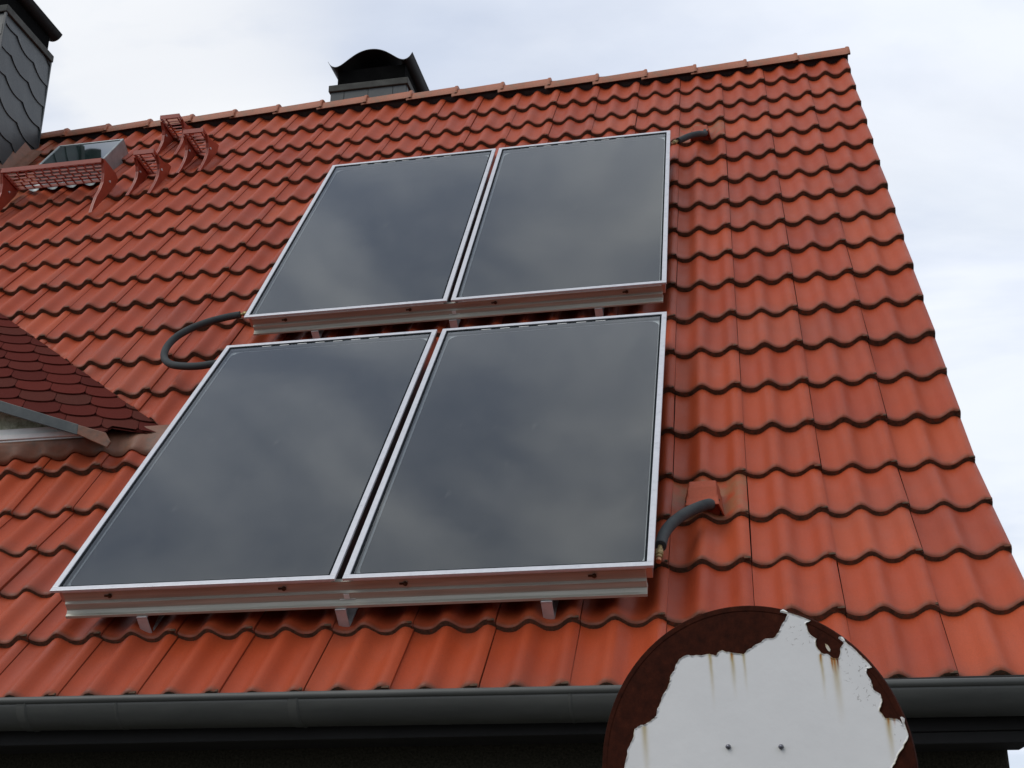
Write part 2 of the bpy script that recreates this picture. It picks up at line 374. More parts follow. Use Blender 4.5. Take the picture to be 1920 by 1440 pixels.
t.links.new(ramp(t, noise(t, 6, 5), [(0.3, (0.008, 0.014, 0.014)), (0.7, (0.02, 0.035, 0.033))]), b.inputs['Base Color']); b.inputs['IOR'].default_value = 2.4
M_ASPH, t, b = mat('asphalt', (0.05, 0.05, 0.05), 0.9, 0, 0.2)
c = ramp(t, noise(t, 60, 5, 0.7), [(0.3, (0.035, 0.035, 0.036)), (0.7, (0.07, 0.068, 0.064))]); t.links.new(c, b.inputs['Base Color']); bump(t, b, noise(t, 90, 4), 0.5, 0.01)
M_PAVE = simple('grey_paving', (0.16, 0.155, 0.14), 0.9, 0, 0.25, 3, 0.3)
M_RUST, t, b = mat('brown_rust', (0.05, 0.012, 0.008), 0.9, 0, 0.06)
c = ramp(t, noise(t, 55, 6, 0.7), [(0.3, (0.026, 0.0085, 0.0055)), (0.6, (0.050, 0.0135, 0.0075)), (0.8, (0.075, 0.022, 0.011))]); t.links.new(c, b.inputs['Base Color']); bump(t, b, noise(t, 240, 4), 0.4, 0.001)

GROUND = -3.24
# ------------------------------------------------------------------ setting
g = MB(); g.add([(-400, -400, GROUND), (400, -400, GROUND), (400, 400, GROUND), (-400, 400, GROUND)], [(0, 1, 2, 3)])
go = g.build('road', M_ASPH); go['kind'] = 'structure'
g = MB(); g.box((-60, -2.2, GROUND - 0.2), (60, -0.69, GROUND + 0.12)); go = g.build('pavement', M_PAVE, None, None, 0.01); go['kind'] = 'structure'

# ------------------------------------------------------------------ house
XL = -9.60
house = root('house', Matrix.Translation((-4.5, 2.0, GROUND)), 'house with a steep red tiled roof, dark gutter and two slate clad chimneys', 'house')
HI = house.matrix_world.inverted()
YW, YB = -0.70, 6.80          # front and back wall
XR = -0.144
def profile_h(x):              # cross-section of the double roll, x measured from the left edge of a tile
    d = (x - 0.27 + 0.075) % 0.15 - 0.075
    return -0.036 * (1.0 - (0.5 + 0.5 * math.cos(2 * math.pi * d / 0.15)) ** 1.42)
# front wall
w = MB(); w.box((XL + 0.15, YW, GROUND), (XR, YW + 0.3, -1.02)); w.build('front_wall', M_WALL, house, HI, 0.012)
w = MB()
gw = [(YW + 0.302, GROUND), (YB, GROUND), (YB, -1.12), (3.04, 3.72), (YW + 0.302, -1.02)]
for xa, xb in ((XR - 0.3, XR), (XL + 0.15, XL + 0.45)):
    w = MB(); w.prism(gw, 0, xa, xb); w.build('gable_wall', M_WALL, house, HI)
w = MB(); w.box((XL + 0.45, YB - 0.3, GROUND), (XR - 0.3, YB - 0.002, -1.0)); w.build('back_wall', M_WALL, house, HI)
# eaves box (soffit and fascia), its end finished in three small steps
s_ = MB()
s_.box((XL + 0.05, -0.972, -1.150), (-1.25, YW - 0.002, -1.000))
s_.box((-1.2495, -0.972, -1.120), (-0.088, YW - 0.002, -1.000))
s_.box((-1.2495, -0.962, -1.160), (-0.096, YW - 0.003, -1.1202))
s_.box((-1.2495, -0.950, -1.196), (-0.110, YW - 0.004, -1.1602))
s_.build('eaves_box', M_SOFF, house, HI, 0.003)

# roof tiles ------------------------------------------------------------
bmv = []; tb = MB(); cols = []
NX = 22
xs_l = [0.2978 * i / NX for i in range(NX + 1)]
def course(k):
    s0, z0 = V_[k], Z_[k]
    s1, z1 = (5.14, 0.0) if k == 0 else (V_[k - 1] + 0.05, Z_[k - 1])
    Ln = math.hypot(s1 - s0, z1 - z0); dr = ((s1 - s0) / Ln, (z1 - z0) / Ln); nr = (-dr[1], dr[0])
    return s0, z0, Ln, dr, nr
for k in range(19):
    s0, z0, Ln, dr, nr = course(k)
    for c in range(32):
        xr = -0.30 * c
        jx, js, jh, ja = rnd.uniform(-.0014, .0014), rnd.uniform(-.0045, .0045), rnd.uniform(-.0026, .0022), rnd.uniform(-.005, .005)
        tint = min(1, max(0, rnd.gauss(0.5, 0.27)))
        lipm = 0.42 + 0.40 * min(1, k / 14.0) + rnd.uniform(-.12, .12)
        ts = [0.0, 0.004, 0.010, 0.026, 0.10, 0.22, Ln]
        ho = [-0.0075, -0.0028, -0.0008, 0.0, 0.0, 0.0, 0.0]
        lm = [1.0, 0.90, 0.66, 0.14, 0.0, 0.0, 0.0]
        rows = []
        for t_, hh, mm in zip(ts, ho, lm):
            row = []
            for x in xs_l:
                X = xr - 0.30 + x + jx + ja * (t_ - 0.1)
                h = profile_h(x) + hh - 0.033 * t_ / max(Ln - 0.04, 0.33) + jh
                if x < 0.02: h -= 0.004 * (1 - x / 0.02)
                s = s0 + dr[0] * t_ + nr[0] * h + js; z = z0 + dr[1] * t_ + nr[1] * h
                row.append(Vector((X, s + sag(X, s0), z)))
            rows.append(row)
        nrw = len(rows)
        vs = [p for r in rows for p in r]; W_ = NX + 1
        fs = [(i * W_ + j, i * W_ + j + 1, (i + 1) * W_ + j + 1, (i + 1) * W_ + j) for i in range(nrw - 1) for j in range(NX)]
        tb.add(vs, fs, 0, True)
        stain = 0.0
        if (c == 3 and k in (3, 15)): stain = 0.62
        if c in (20, 21) and k in (0, 1, 2, 3): stain = 0.5
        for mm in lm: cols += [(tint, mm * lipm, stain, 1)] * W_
        # raw front edge
        th = 0.034 if k >= 14 else 0.030
        top = rows[0]; bot = [p + Vector((0, nr[0] * -th - dr[0] * 0.001, nr[1] * -th - dr[1] * 0.001)) for p in top]
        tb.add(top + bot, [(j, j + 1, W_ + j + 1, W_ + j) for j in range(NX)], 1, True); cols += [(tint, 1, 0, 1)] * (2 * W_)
        # little lug of the side lap under the seam
        lx = xr - 0.030
        p0 = Vector((lx + 0.002, s0 + sag(lx, s0) - 0.0035, z0 - 0.0135)); b8 = [p0 + Vector((a_, b_, c_)) for c_ in (0, 0.0055) for (a_, b_) in ((0, 0), (0.024, 0), (0.024, 0.01), (0, 0.01))]
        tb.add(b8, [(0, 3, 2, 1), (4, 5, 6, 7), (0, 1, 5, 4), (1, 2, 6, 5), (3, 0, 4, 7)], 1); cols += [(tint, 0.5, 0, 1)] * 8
        # right flank
        dep = 0.030 if c == 0 else 0.014
        R_ = [r[-1] for r in rows]; R2 = [p + Vector((0, nr[0] * -dep, nr[1] * -dep)) for p in R_]
        n_ = len(R_); tb.add(R_ + R2, [(j, j + 1, n_ + j + 1, n_ + j) for j in range(n_ - 1)], 1 if c == 0 else 0, False)
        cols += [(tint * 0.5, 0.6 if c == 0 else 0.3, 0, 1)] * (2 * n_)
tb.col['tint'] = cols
# cut away the tiles inside the dormer's footprint
me = bpy.data.meshes.new('roof')
me.from_pydata([tuple(p) for p in tb.v], [], tb.f)
me.materials.append(M_TILE); me.materials.append(M_TILE_EDGE)
me.polygons.foreach_set('material_index', tb.m); me.polygons.foreach_set('use_smooth', tb.sm)
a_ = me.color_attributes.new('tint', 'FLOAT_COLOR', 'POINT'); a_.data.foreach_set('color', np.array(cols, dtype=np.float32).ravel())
bm = bmesh.new(); bm.from_mesh(me)
VA, VB = Vector((-3.668, 0.605, 0)), Vector((-5.35, 2.104, 0))
vd = (VB - VA).normalized(); vn = Vector((-vd.y, vd.x, 0)) * -1     # points up and right of the valley
fs = [f for f in bm.faces if -5.75 < f.calc_center_median().x < -3.4 and 0.25 < f.calc_center_median().y < 2.5
      and abs((f.calc_center_median() - VA).dot(vn)) < 0.30]
geom = list({v for f in fs for v in f.verts}) + list({e for f in fs for e in f.edges}) + fs
res = bmesh.ops.bisect_plane(bm, geom=geom, dist=1e-6, plane_co=VA, plane_no=vn)
cute = [e for e in res['geom_cut'] if isinstance(e, bmesh.types.BMEdge)]
def inside(p):
    if p.y < 0.60 or p.y > 2.104: return False
    dxr = -3.668 - (p.y - 0.605) / 0.8912; dxl = -8.1 + (p.y - 0.605) / 0.8912
    return dxl < p.x < dxr
bmesh.ops.delete(bm, geom=[f for f in bm.faces if inside(f.calc_center_median())], context='FACES')
cute = [e for e in cute if e.is_valid and len(e.link_faces) == 1 and e.verts[0].co.y > 0.6 and e.verts[0].co.y < 2.104]
ex = bmesh.ops.extrude_edge_only(bm, edges=cute)
nv = [v for v in ex['geom'] if isinstance(v, bmesh.types.BMVert)]
for v in nv: v.co += Vector((0.0, 0, -0.026))
for f in ex['geom']:
    if isinstance(f, bmesh.types.BMFace): f.material_index = 1; f.smooth = False
for v in bm.verts: v.co = HI @ (WM @ v.co)
bm.to_mesh(me); bm.free(); me.update()
roof = bpy.data.objects.new('roof', me); COL.objects.link(roof); roof.parent = house

# underlay under the tiles, back slope and verge boards
u = MB()
def slab(pts, mi=0):          # pts in (x, s, h)
    u.add([PW(*p) for p in pts], [tuple(range(len(pts)))], mi)
slab([(XL, -0.0, -0.095), (-3.9, 0.0, -0.095), (-3.9, 4.98, -0.095), (XL, 4.98, -0.095)])
slab([(-3.9, 0.0, -0.095), (-0.03, 0.0, -0.095), (-0.03, 4.98, -0.095), (-3.9, 4.98, -0.095)])
slab([(XL, -1.33, 0.085), (-0.03, -1.33, 0.085), (-0.03, 0.0, -0.0952), (XL, 0.0, -0.0952)])
u.build('roof_underlay', M_SOFF, house, HI, None, False)
bs = MB()
yr = 3.115; zr = 4.030
nb_ = 16; vs = []
for i in range(nb_ + 1):
    f = i / nb_; y = yr + 0.02 + f * 4.05; z = zr - 0.02 - f * 4.05 * math.tan(PITCH)
    for x in (XL, 0.0): vs.append((x, y, z))
bs.add(vs, [(2 * i, 2 * i + 1, 2 * i + 3, 2 * i + 2) for i in range(nb_)])
bs.col['tint'] = [(0.5, 0, 0, 1)] * len(bs.v)
bs.build('back_roof_slope', M_TILE, house, HI, None, False)
bs = MB(); bs.box((-0.105, -0.9, -0.235), (-0.075, 4.90, -0.085), 0, WM); bs.build('verge_board', M_SOFF, house, HI)

# ridge: dark roll with a tile each 0.365 m
def ridge_s(x): 
    pts_ = [(0.1, 4.935), (-0.9, 4.895), (-1.6, 4.915), (-3.2, 5.03), (-4.5, 5.06), (-6.5, 5.055), (-10, 5.05)]
    for (xa, a), (xb, b) in zip(pts_, pts_[1:]):
        if x >= xb: return 0.078 + a + (b - a) * (x - xa) / (xb - xa)
    return 5.128
rr = MB()
nseg = 96
vs = []
for i in range(nseg + 1):
    x = XL + (0 - XL) * i / nseg; s = ridge_s(x)
    for ds_, h_ in ((0.012, -0.100), (0.004, -0.030), (0.03, 0.000), (0.09, 0.006)): vs.append(PW(x, s + ds_, h_))
rr.add(vs, [(4 * i + j, 4 * i + j + 1, 4 * i + j + 5, 4 * i + j + 4) for i in range(nseg) for j in range(3)], 0, True)
rr.build('ridge_roll', M_ROLL, roof, HI)
rt = MB()
def cap_sec(x, grow):          # section in (dy, dz) about the lower front edge
    g_ = grow
    return [(x, -g_, -0.004 - g_ * .2), (x, -g_ * .9 + .002, 0.018), (x, 0.020 - g_ * .6, 0.060 + g_ * .5), (x, 0.036, 0.073 + g_), (x, 0.060, 0.079 + g_),
            (x, 0.135, 0.079 + g_), (x, 0.160, 0.073 + g_), (x, 0.176 + g_ * .6, 0.060 + g_ * .5), (x, 0.196 + g_, 0.018), (x, 0.198 + g_, -0.004)]
def cap_mesh():
    m = MB(); st = [(-0.405, 0.0), (-0.20, 0.004), (-0.022, 0.008), (-0.016, 0.015), (-0.004, 0.016), (0.004, 0.012)]
    vs = []
    for x, g_ in st: vs += cap_sec(x, g_)
    n = 10
    m.add(vs, [(i * n + j, i * n + j + 1, (i + 1) * n + j + 1, (i + 1) * n + j) for i in range(len(st) - 1) for j in range(n - 1)], 0, True)
    # thickness at the right end and an inner shell
    ie = [(a, b_ * 0.86 + 0.012, c_ - 0.016 if 0 < k_ < 9 else c_) for k_, (a, b_, c_) in enumerate(cap_sec(0.004, 0.004))]
    e0 = cap_sec(0.004, 0.012); m.add(e0 + ie, [(j, j + 1, n + j + 1, n + j) for j in range(n - 1)], 0, False)
    inn = [(-0.405, p[1], p[2]) for p in ie]; m.add(ie + inn, [(j, j + 1, n + j + 1, n + j) for j in range(n - 1)], 0, True)
    return m
capm = cap_mesh()
first = None
for i in range(26):
    xe = 0.018 if i == 0 else 0.015 - 0.3655 * i
    xm_ = xe - 0.18
    s = ridge_s(xm_); p = PW(xe, s, 0.005); p2 = PW(xe - 0.365, ridge_s(xe - 0.365), 0.005)
    Mx = Matrix.Translation(HI @ p) @ Matrix.Rotation(math.atan2(p.y - p2.y, 0.365) * 0.6 + rnd.uniform(-.004, .004), 4, 'Z') @ Matrix.Rotation(math.atan2(p2.z - p.z, 0.365) * 0.5 - 0.036 + rnd.uniform(-.004, .004), 4, 'Y')
    if first is None:
        first = capm.build('ridge_tile', M_RIDGE, roof); ob = first
    else:
        ob = first.copy(); COL.objects.link(ob)
    ob.matrix_local = Mx

# gutter
gut = MB()
def gz(x): return -1.041 - 0.0062 * (x + 0.17)
prof = []
r_ = 0.084; yc = -1.018
for i in range(17):
    a = math.pi * i / 16; prof.append((yc - r_ * math.cos(a), -r_ * math.sin(a)))
vs = []; xsg = [XL, -6, -4, -2, -0.5, 0.30]
for x in xsg:
    for (y, z) in prof: vs.append((x, y, z + gz(x)))
n = len(prof)
gut.add(vs, [(i * n + j, i * n + j + 1, (i + 1) * n + j + 1, (i + 1) * n + j) for i in range(len(xsg) - 1) for j in range(n - 1)], 0, True)
gut.tube([(x, yc - r_ + 0.004, gz(x) + 0.004) for x in xsg], 0.0115, 14)
gut.add([(0.30, y, z + gz(0.3)) for y, z in prof], [tuple(range(n))])
gutter = gut.build('gutter', M_GUT, house, HI, None, False)
sol = gutter.modifiers.new('solid', 'SOLIDIFY'); sol.thickness = 0.0015; sol.offset = 1
for x0 in (-2.385, -3.345, -5.40):
    c_ = MB(); vs = []
    for x, rr_ in ((x0 - 0.018, 0.0005), (x0 - 0.014, 0.0035), (x0 + 0.012, 0.0035), (x0 + 0.016, 0.006), (x0 + 0.020, 0.0005)):
        for i in range(17):
            a = math.pi * i / 16; q = r_ + rr_; vs.append((x, yc - q * math.cos(a), gz(x) - q * math.sin(a)))
    c_.add(vs, [(i * 17 + j, i * 17 + j + 1, (i + 1) * 17 + j + 1, (i + 1) * 17 + j) for i in range(4) for j in range(16)], 0, True)
    c_.build('joint_collar', M_GUT, gutter, HI)
for x0 in (-3.00, -1.48):
    c_ = MB(); vs = []
    for x, rr_ in ((x0 - 0.006, 0.0006), (x0 - 0.0045, 0.0030), (x0 + 0.0045, 0.0030), (x0 + 0.006, 0.0006)):
        for i in range(17):
            a = math.pi * i / 16; q = r_ + rr_; vs.append((x, yc - q * math.cos(a), gz(x) - q * math.sin(a)))
    c_.add(vs, [(i * 17 + j, i * 17 + j + 1, (i + 1) * 17 + j + 1, (i + 1) * 17 + j) for i in range(3) for j in range(16)], 0, True)
    c_.build('solder_seam', M_GUT, gutter, HI)

# chimneys ----------------------------------------------------------------
def cowl(parent, x0, x1, y0, y1, z0, dz, hc):
    # wavy sheet: upturned lips left and right, round hood in the middle; extruded along y
    Wd = x1 - x0; P = [(0.0, 0.0), (0.025, -0.040), (0.055, -0.066), (0.095, -0.078), (0.135, -0.070), (0.18, -0.046), (0.26, 0.010), (0.34, 0.058),
                       (0.42, 0.086), (0.50, 0.095), (0.58, 0.086), (0.66, 0.058), (0.74, 0.010), (0.82, -0.046), (0.865, -0.070), (0.905, -0.078), (0.945, -0.066), (0.975, -0.040), (1.0, 0.0)]
    P = smoothpath([(x0 + a * Wd, 0, z0 + b_ * hc) for a, b_ in P], 3)
    m = MB(); n = len(P); vs = []
    for y in (y0, y1):
        for off in (0.0, 0.006):
            vs += [(p.x, y, p.z + off) for p in P]
    fs = []
    for j in range(n - 1):
        fs += [(j, j + 1, 2 * n + j + 1, 2 * n + j), (n + j, n + j + 1, 3 * n + j + 1, 3 * n + j), (j, j + 1, n + j + 1, n + j), (2 * n + j, 2 * n + j + 1, 3 * n + j + 1, 3 * n + j)]
    m.add(vs, fs, 0, False)
    m.add([vs[0], vs[n], vs[3 * n], vs[2 * n], vs[n - 1], vs[2 * n - 1], vs[4 * n - 1], vs[3 * n - 1]], [(0, 1, 2, 3), (4, 5, 6, 7)])
    for x in (x0 + 0.14 * Wd, x0 + 0.86 * Wd):
        for y in (y0 + 0.08, y1 - 0.08): m.box((x - 0.014, y - 0.002, dz), (x + 0.014, y + 0.002, z0 - 0.05))
    # inner flue baffle between slab and hood, coloured as the shade under the sheet
    m.box((x0 + 0.10 * Wd, y0 + 0.06, dz + 0.001), (x0 + 0.90 * Wd, y1 - 0.06, z0 - 0.060), 1)
    return m.build('chimney_cowl', [M_COWL, M_HOODSHADE], parent, HI, None, False)
def add_cols(m, val): 
    m.col.setdefault('tint', []); m.col['tint'] += [(val, 0, 0, 1)] * (len(m.v) - len(m.col['tint']))
def clad_box(m, x0, x1, y0, y1, z0, z1):
    m.box((x0, y0, z0), (x1, y1, z1)); add_cols(m, 0.1)
# left chimney: curved slate courses on its right side
ch = MB(); CX0, CX1, CY0, CY1, CZ1 = -7.05, -6.378, 2.335, 3.0, 4.772
clad_box(ch, CX0, CX1, CY0, CY1, 2.6, CZ1)
def slate_face(m, o, ax, width, z0, z1, rise, exp_, wd, off, ph):
    # courses of slates on a vertical face: each course has a scalloped lower edge with small beaks
    rows = int((z1 - z0 + abs(rise) * width) / exp_) + 3
    for r in range(rows):
        c0 = -1
        for c in range(-2, int(width / wd) + 2):
            xa = c * wd + ph + (r % 5) * 0.031
            K = 9; low = []
            for k in range(K + 1):
                f = k / K; a = xa + f * wd
                low.append((a, z0 - 0.2 + r * exp_ + rise * a + (0.0 if rise > 0 else -rise * width) * 0.5 - 0.040 * math.sin(math.pi * f ** 0.85)))
            poly = low + [(low[-1][0], low[-1][1] + exp_ * 1.25), (low[0][0], low[0][1] + exp_ * 1.25)]
            poly = [(max(0.0, min(width, a)), max(z0, min(z1, b_))) for a, b_ in poly]
            area = sum(poly[i][0] * poly[(i + 1) % len(poly)][1] - poly[(i + 1) % len(poly)][0] * poly[i][1] for i in range(len(poly)))
            if abs(area) < 1e-4: continue
            tv = rnd.random() * 0.9; n_ = K + 1
            vv = [Vector(o) + Vector(ax) * a + Vector((0, 0, b_)) + Vector(off) * (0.014 if i < n_ else 0.002) for i, (a, b_) in enumerate(poly)]
            vv2 = [vv[i] - Vector(off) * 0.013 for i in range(n_)]
            m.add(vv + vv2, [tuple(range(len(poly)))] + [(i, len(poly) + i, len(poly) + i + 1, i + 1) for i in range(n_ - 1)])
            add_cols(m, tv)
slate_face(ch, (CX1, CY0, 0), (0, 1, 0), CY1 - CY0, 2.9, CZ1, -0.257, 0.215, 0.265, (1, 0, 0), 0.05)
slate_face(ch, (CX0, CY0, 0), (1, 0, 0), CX1 - CX0, 2.9, CZ1, 0.257, 0.215, 0.265, (0, -1, 0), 0.0)
chim = ch.build('chimney', M_SLATE, house, HI, None, False)
m = MB(); m.box((CX0 - 0.02, CY0 - 0.02, CZ1 + 0.002), (CX1 + 0.022, CY1 + 0.018, CZ1 + 0.066)); m.build('crown_slab', M_SLAB, chim, HI, 0.006)
cowl(chim, CX0 - 0.03, CX1 + 0.05, CY0 - 0.02, 3.045, 5.065, CZ1 + 0.069, 0.72)
m = MB()
m.box((CX1 - 0.004, CY1 - 0.004, 2.9), (CX1 + 0.014, CY1 + 0.012, CZ1 - 0.001)); m.box((CX1 - 0.004, CY0 - 0.012, 2.9), (CX1 + 0.014, CY0 + 0.004, CZ1 - 0.001))
m.build('corner_strip', M_SLATE, chim, HI)
# right chimney behind the ridge
ch = MB(); BX0, BX1, BY0, BY1 = -4.008, -3.375, 3.285, 3.92
clad_box(ch, BX0, BX1, BY0, BY1, 2.5, 4.351)
xx = BX0; i = 0
for wv in (0.115, 0.20, 0.205, 0.11):
    for zz in (4.02, 4.20):
        if True:
            ch.box((xx + 0.002, BY0 - 0.010, zz - 0.2), (xx + wv - 0.002, BY0 - 0.001, zz + 0.149 if zz > 4.1 else zz)); add_cols(ch, 0.2 + 0.6 * rnd.random())
    xx += wv + 0.0005
chb = ch.build('chimney', M_SLATE, house, HI, None, False)
m = MB(); m.box((BX0 - 0.014, BY0 - 0.026, 4.353), (BX1 + 0.016, BY1 + 0.02, 4.412)); m.build('crown_slab', M_SLAB, chb, HI, 0.005)
cowl(chb, -4.045, -3.335, 3.275, 3.95, 4.650, 4.413, 0.78)

# dormer ------------------------------------------------------------------
dn = Vector((0.2755, -0.5514, 0.787)).normalized()
D0 = Vector((-4.0, 0.17, 0.438)) - dn * 0.010
lev = Vector((-dn.y, dn.x, 0)).normalized()           # level direction, to the right and back
if lev.x < 0: lev = -lev
fall = dn.cross(lev); fall = fall if fall.z < 0 else -fall
dm = MB()
TW, EXP, STG = 0.171, 0.160, 0.040
def tabpoly(cu, cv, j):
    P = []; hw = TW / 2 - 0.0015
    P.append((cu - hw, cv - 0.19)); P.append((cu - hw, cv - 0.07))
    for k in range(9):
        a = math.pi * k / 8; P.append((cu - hw * math.cos(a), cv - 0.07 + 0.07 * math.sin(a)))
    P.append((cu + hw, cv - 0.07)); P.append((cu + hw, cv - 0.19)); return P
for r in range(-20, 12):
    for c in range(-14, 14):
        cu = c * TW + (-r) * (-0.0) + ((r * 0.040) % TW); cv = r * EXP
        tv = rnd.random(); lift = rnd.uniform(0.0, 0.003); P = tabpoly(cu, cv, c)
        vv = []
        for (a, b_) in P:
            f = (b_ - (cv - 0.19)) / 0.19
            vv.append(D0 + lev * a + fall * b_ + dn * (0.001 + 0.0075 * f + lift * f))
        n = len(vv); lo = [p - dn * 0.0055 for p in vv]
        dm.add(vv + lo, [tuple(range(n))] + [(i, (i + 1) % n, n + (i + 1) % n, n + i) for i in range(n)])
        add_cols(dm, tv)
q = [D0 + lev * a + fall * b_ for a, b_ in ((-3, -3.5), (3, -3.5), (3, 2), (-3, 2))]
dm.add([p - dn * 0.004 for p in q], [(0, 1, 2, 3)]); add_cols(dm, 0.2)
dm_me = dm.build('tmp', M_SHING, None, None, None, False); me_ = dm_me.data
bm = bmesh.new(); bm.from_mesh(me_)
def cut(co, no):
    gm = list(bm.verts) + list(bm.edges) + list(bm.faces)
    bmesh.ops.bisect_plane(bm, geom=gm, dist=1e-6, plane_co=co, plane_no=no, clear_outer=True)
cut(PW(VA.x, VA.y, 0), WM.to_3x3() @ (vn))
# shift of the cut: shingles run 3 cm under the tiles
cut(Vector((0, 0.17, 0)), Vector((0, -1, 0)))
cut(Vector((-5.35, 0, 0)), Vector((-1, 0, 0)))
cut(PW(0, 0, -0.06), WM.to_3x3() @ Vector((0, 0, -1)))
bmesh.ops.bisect_plane(bm, geom=list(bm.verts) + list(bm.edges) + list(bm.faces), dist=1e-6, plane_co=Vector((-3.90, 0, 0)), plane_no=Vector((1, 0, 0)))
gm = [f for f in bm.faces if f.calc_center_median().x > -3.90]
gm = list({v for f in gm for v in f.verts}) + list({e for f in gm for e in f.edges}) + gm
bmesh.ops.bisect_plane(bm, geom=gm, dist=1e-6, plane_co=Vector((-3.90, 0.275, 0)), plane_no=Vector((0.30, -1.0, 0)))
e_n = Vector((0.30, -1.0, 0))
bmesh.ops.delete(bm, geom=[f for f in bm.faces if f.calc_center_median().x > -3.90 and (f.calc_center_median() - Vector((-3.90, 0.275, 0))).dot(e_n) > 0], context='FACES')
for v in bm.verts: v.co = HI @ v.co
bm.to_mesh(me_); bm.free(); bpy.data.objects.remove(dm_me)
dormer = bpy.data.objects.new('dormer_roof', me_); me_.name = 'dormer_roof'; COL.objects.link(dormer); dormer.parent = house
# centre and left part of the dormer roof, outside the picture
zl = D0.z + (5.35 - 4.0) * 0.35
m = MB(); q0, q1 = Vector((-5.35, 0.17, zl)), Vector((-6.42, 0.17, zl)); q2, q3 = PW(-6.42, 2.104, -0.02), PW(-5.352, 2.104, -0.02)
m.add([q0, q1, q2, q3], [(0, 1, 2, 3)]); m.add([q1, Vector((-7.77, 0.17, D0.z)), PW(-8.1, 0.605, -0.02), q2], [(0, 1, 2, 3)]); m.col['tint'] = [(0.4, 0, 0, 1)] * len(m.v)
m.build('dormer_roof_side', M_SHING, dormer, HI, None, False)
m = MB()
def drip(xa, xb, mi=0, thick=0.0):
    za, zb = D0.z + 0.012 + (-4.0 - xa) * 0.35, D0.z + 0.012 + (-4.0 - xb) * 0.35
    m.prism([(xa, za), (xb, zb), (xb, zb - 0.052 + thick), (xa, za - 0.062)], 1, 0.155, 0.168, mi)
    m.prism([(xa, za - 0.004), (xb, zb - 0.004), (xb, zb - 0.012), (xa, za - 0.012)], 1, 0.169, 0.30, mi)
drip(-5.35, -4.01, 0, 0.0)
m.build('drip_edge', M_DRIP, dormer, HI, 0.002)
m = MB()
m.prism([(-4.008, D0.z + 0.012), (-3.862, 0.393), (-3.83, 0.345), (-3.845, 0.318), (-4.008, 0.395)], 1, 0.150, 0.160)
m.build('drip_end_cap', M_FLASH, dormer, HI, 0.003)
m = MB(); m.add([(-7.7, 0.300, 0.39), (-4.04, 0.300, 0.39), (-4.0, 0.300, 0.42), (-5.35, 0.300, D0.z + 0.44), (-6.42, 0.30, D0.z + 0.44)], [(0, 1, 2, 3, 4)])
m.build('dormer_wall', M_STUC, dormer, HI, None, False)
m = MB(); m.box((-7.6, 0.262, 0.455), (-4.10, 0.298, 0.486)); m.box((-7.64, 0.250, 0.427), (-4.06, 0.298, 0.4535))
m.box((-7.68, 0.258, 0.416), (-4.03, 0.298, 0.4255)); m.build('window_frame', M_WHITE, dormer, HI, 0.003)
# apron dressed from the window down onto the tile rolls
m = MB(); xa = -8.0; nX = 380; vs = []; NF = 6
for i in range(nX + 1):
    x = xa + (-3.58 - xa) * i / nX
    hh = profile_h(x % 0.30)
    lo_s = 0.435 + 0.010 * math.sin(x * 9) + 0.006 * math.sin(x * 23.0)
    low = PW(x, lo_s + sag(x, 0.672), hh - 0.033 * (lo_s - 0.335) / 0.337 + 0.009)
    t_ = min(1, max(0, (x + 4.02) / 0.12)); top = Vector((x, 0.256, 0.4150)).lerp(PW(x, 0.615, 0.004), t_)
    for k in range(NF):
        f = k / (NF - 1); flat = PW(x, lo_s + 0.0, -0.008)
        a = low.lerp(top, f); bq = flat.lerp(top, f); w_ = (1 - f) ** 1.6
        vs.append(bq + (low - flat) * w_ + WM.to_3x3() @ Vector((0, 0, 0.006 * math.sin(math.pi * f) * (1 + 0.6 * math.sin(x * 17 + k)))))
m.add(vs, [(i * NF + j, i * NF + j + 1, (i + 1) * NF + j + 1, (i + 1) * NF + j) for i in range(nX) for j in range(NF - 1)], 0, True)
ap = m.build('lead_apron', M_FLASH, dormer, HI, None, False)
so = ap.modifiers.new('solid', 'SOLIDIFY'); so.thickness = 0.003; so.offset = 1

# irregular mortar and moss line where the cut tiles meet the shingles
m = MB(); pts_ = []; rad_ = []
for i in range(90):
    f = i / 89; x = VA.x + (VB.x - VA.x) * f; y = VA.y + (VB.y - VA.y) * f
    hh = profile_h(x % 0.30); pts_.append(PW(x - 0.004 + rnd.uniform(-.004, .004), y + sag(x, y) * 0 + rnd.uniform(-.004, .004), hh - 0.030 + 0.004 * rnd.random()))
    rad_.append(0.006 + 0.013 * max(0, math.sin(x * 41.9) ) ** 3 + rnd.uniform(0, .006))
m.tube(pts_, rad_, 7); m.build('valley_mortar', M_TILE_EDGE, dormer, HI)
# skylight ------------------------------------------------------------------
m = MB(); KX0, KX1, KS0, KS1 = -5.965, -5.425, 4.10, 4.580
def ring(mb, x0, x1, s0, s1, w_, h0, h1):
    mb.box((x0, s0, h0), (x1, s0 + w_, h1), 0, WM); mb.box((x0, s1 - w_, h0), (x1, s1, h1), 0, WM)
    mb.box((x0, s0 + w_, h0), (x0 + w_, s1 - w_, h1), 0, WM); mb.box((x1 - w_, s0 + w_, h0), (x1, s1 - w_, h1), 0, WM)
ring(m, KX0, KX1, KS0, KS1, 0.017, -0.04, 0.110)
sl = m.build('skylight', M_SKYF, house, HI, 0.004)
m = MB(); m.box((KX0 + 0.0175, KS0 + 0.0175, 0.096), (KX1 - 0.0175, KS1 - 0.0175, 0.104), 0, WM); m.build('glass', M_SKYG, sl, HI)
m = MB(); nX = 60; vs = []
for i in range(nX + 1):
    x = -6.04 + 0.66 * i / nX; hh = profile_h(x % 0.30)
    for k, (s, f) in enumerate(((4.00, 1.0), (4.04, 0.8), (4.095, 0.1))): vs.append(PW(x, s + 0.01, hh * f + 0.012))
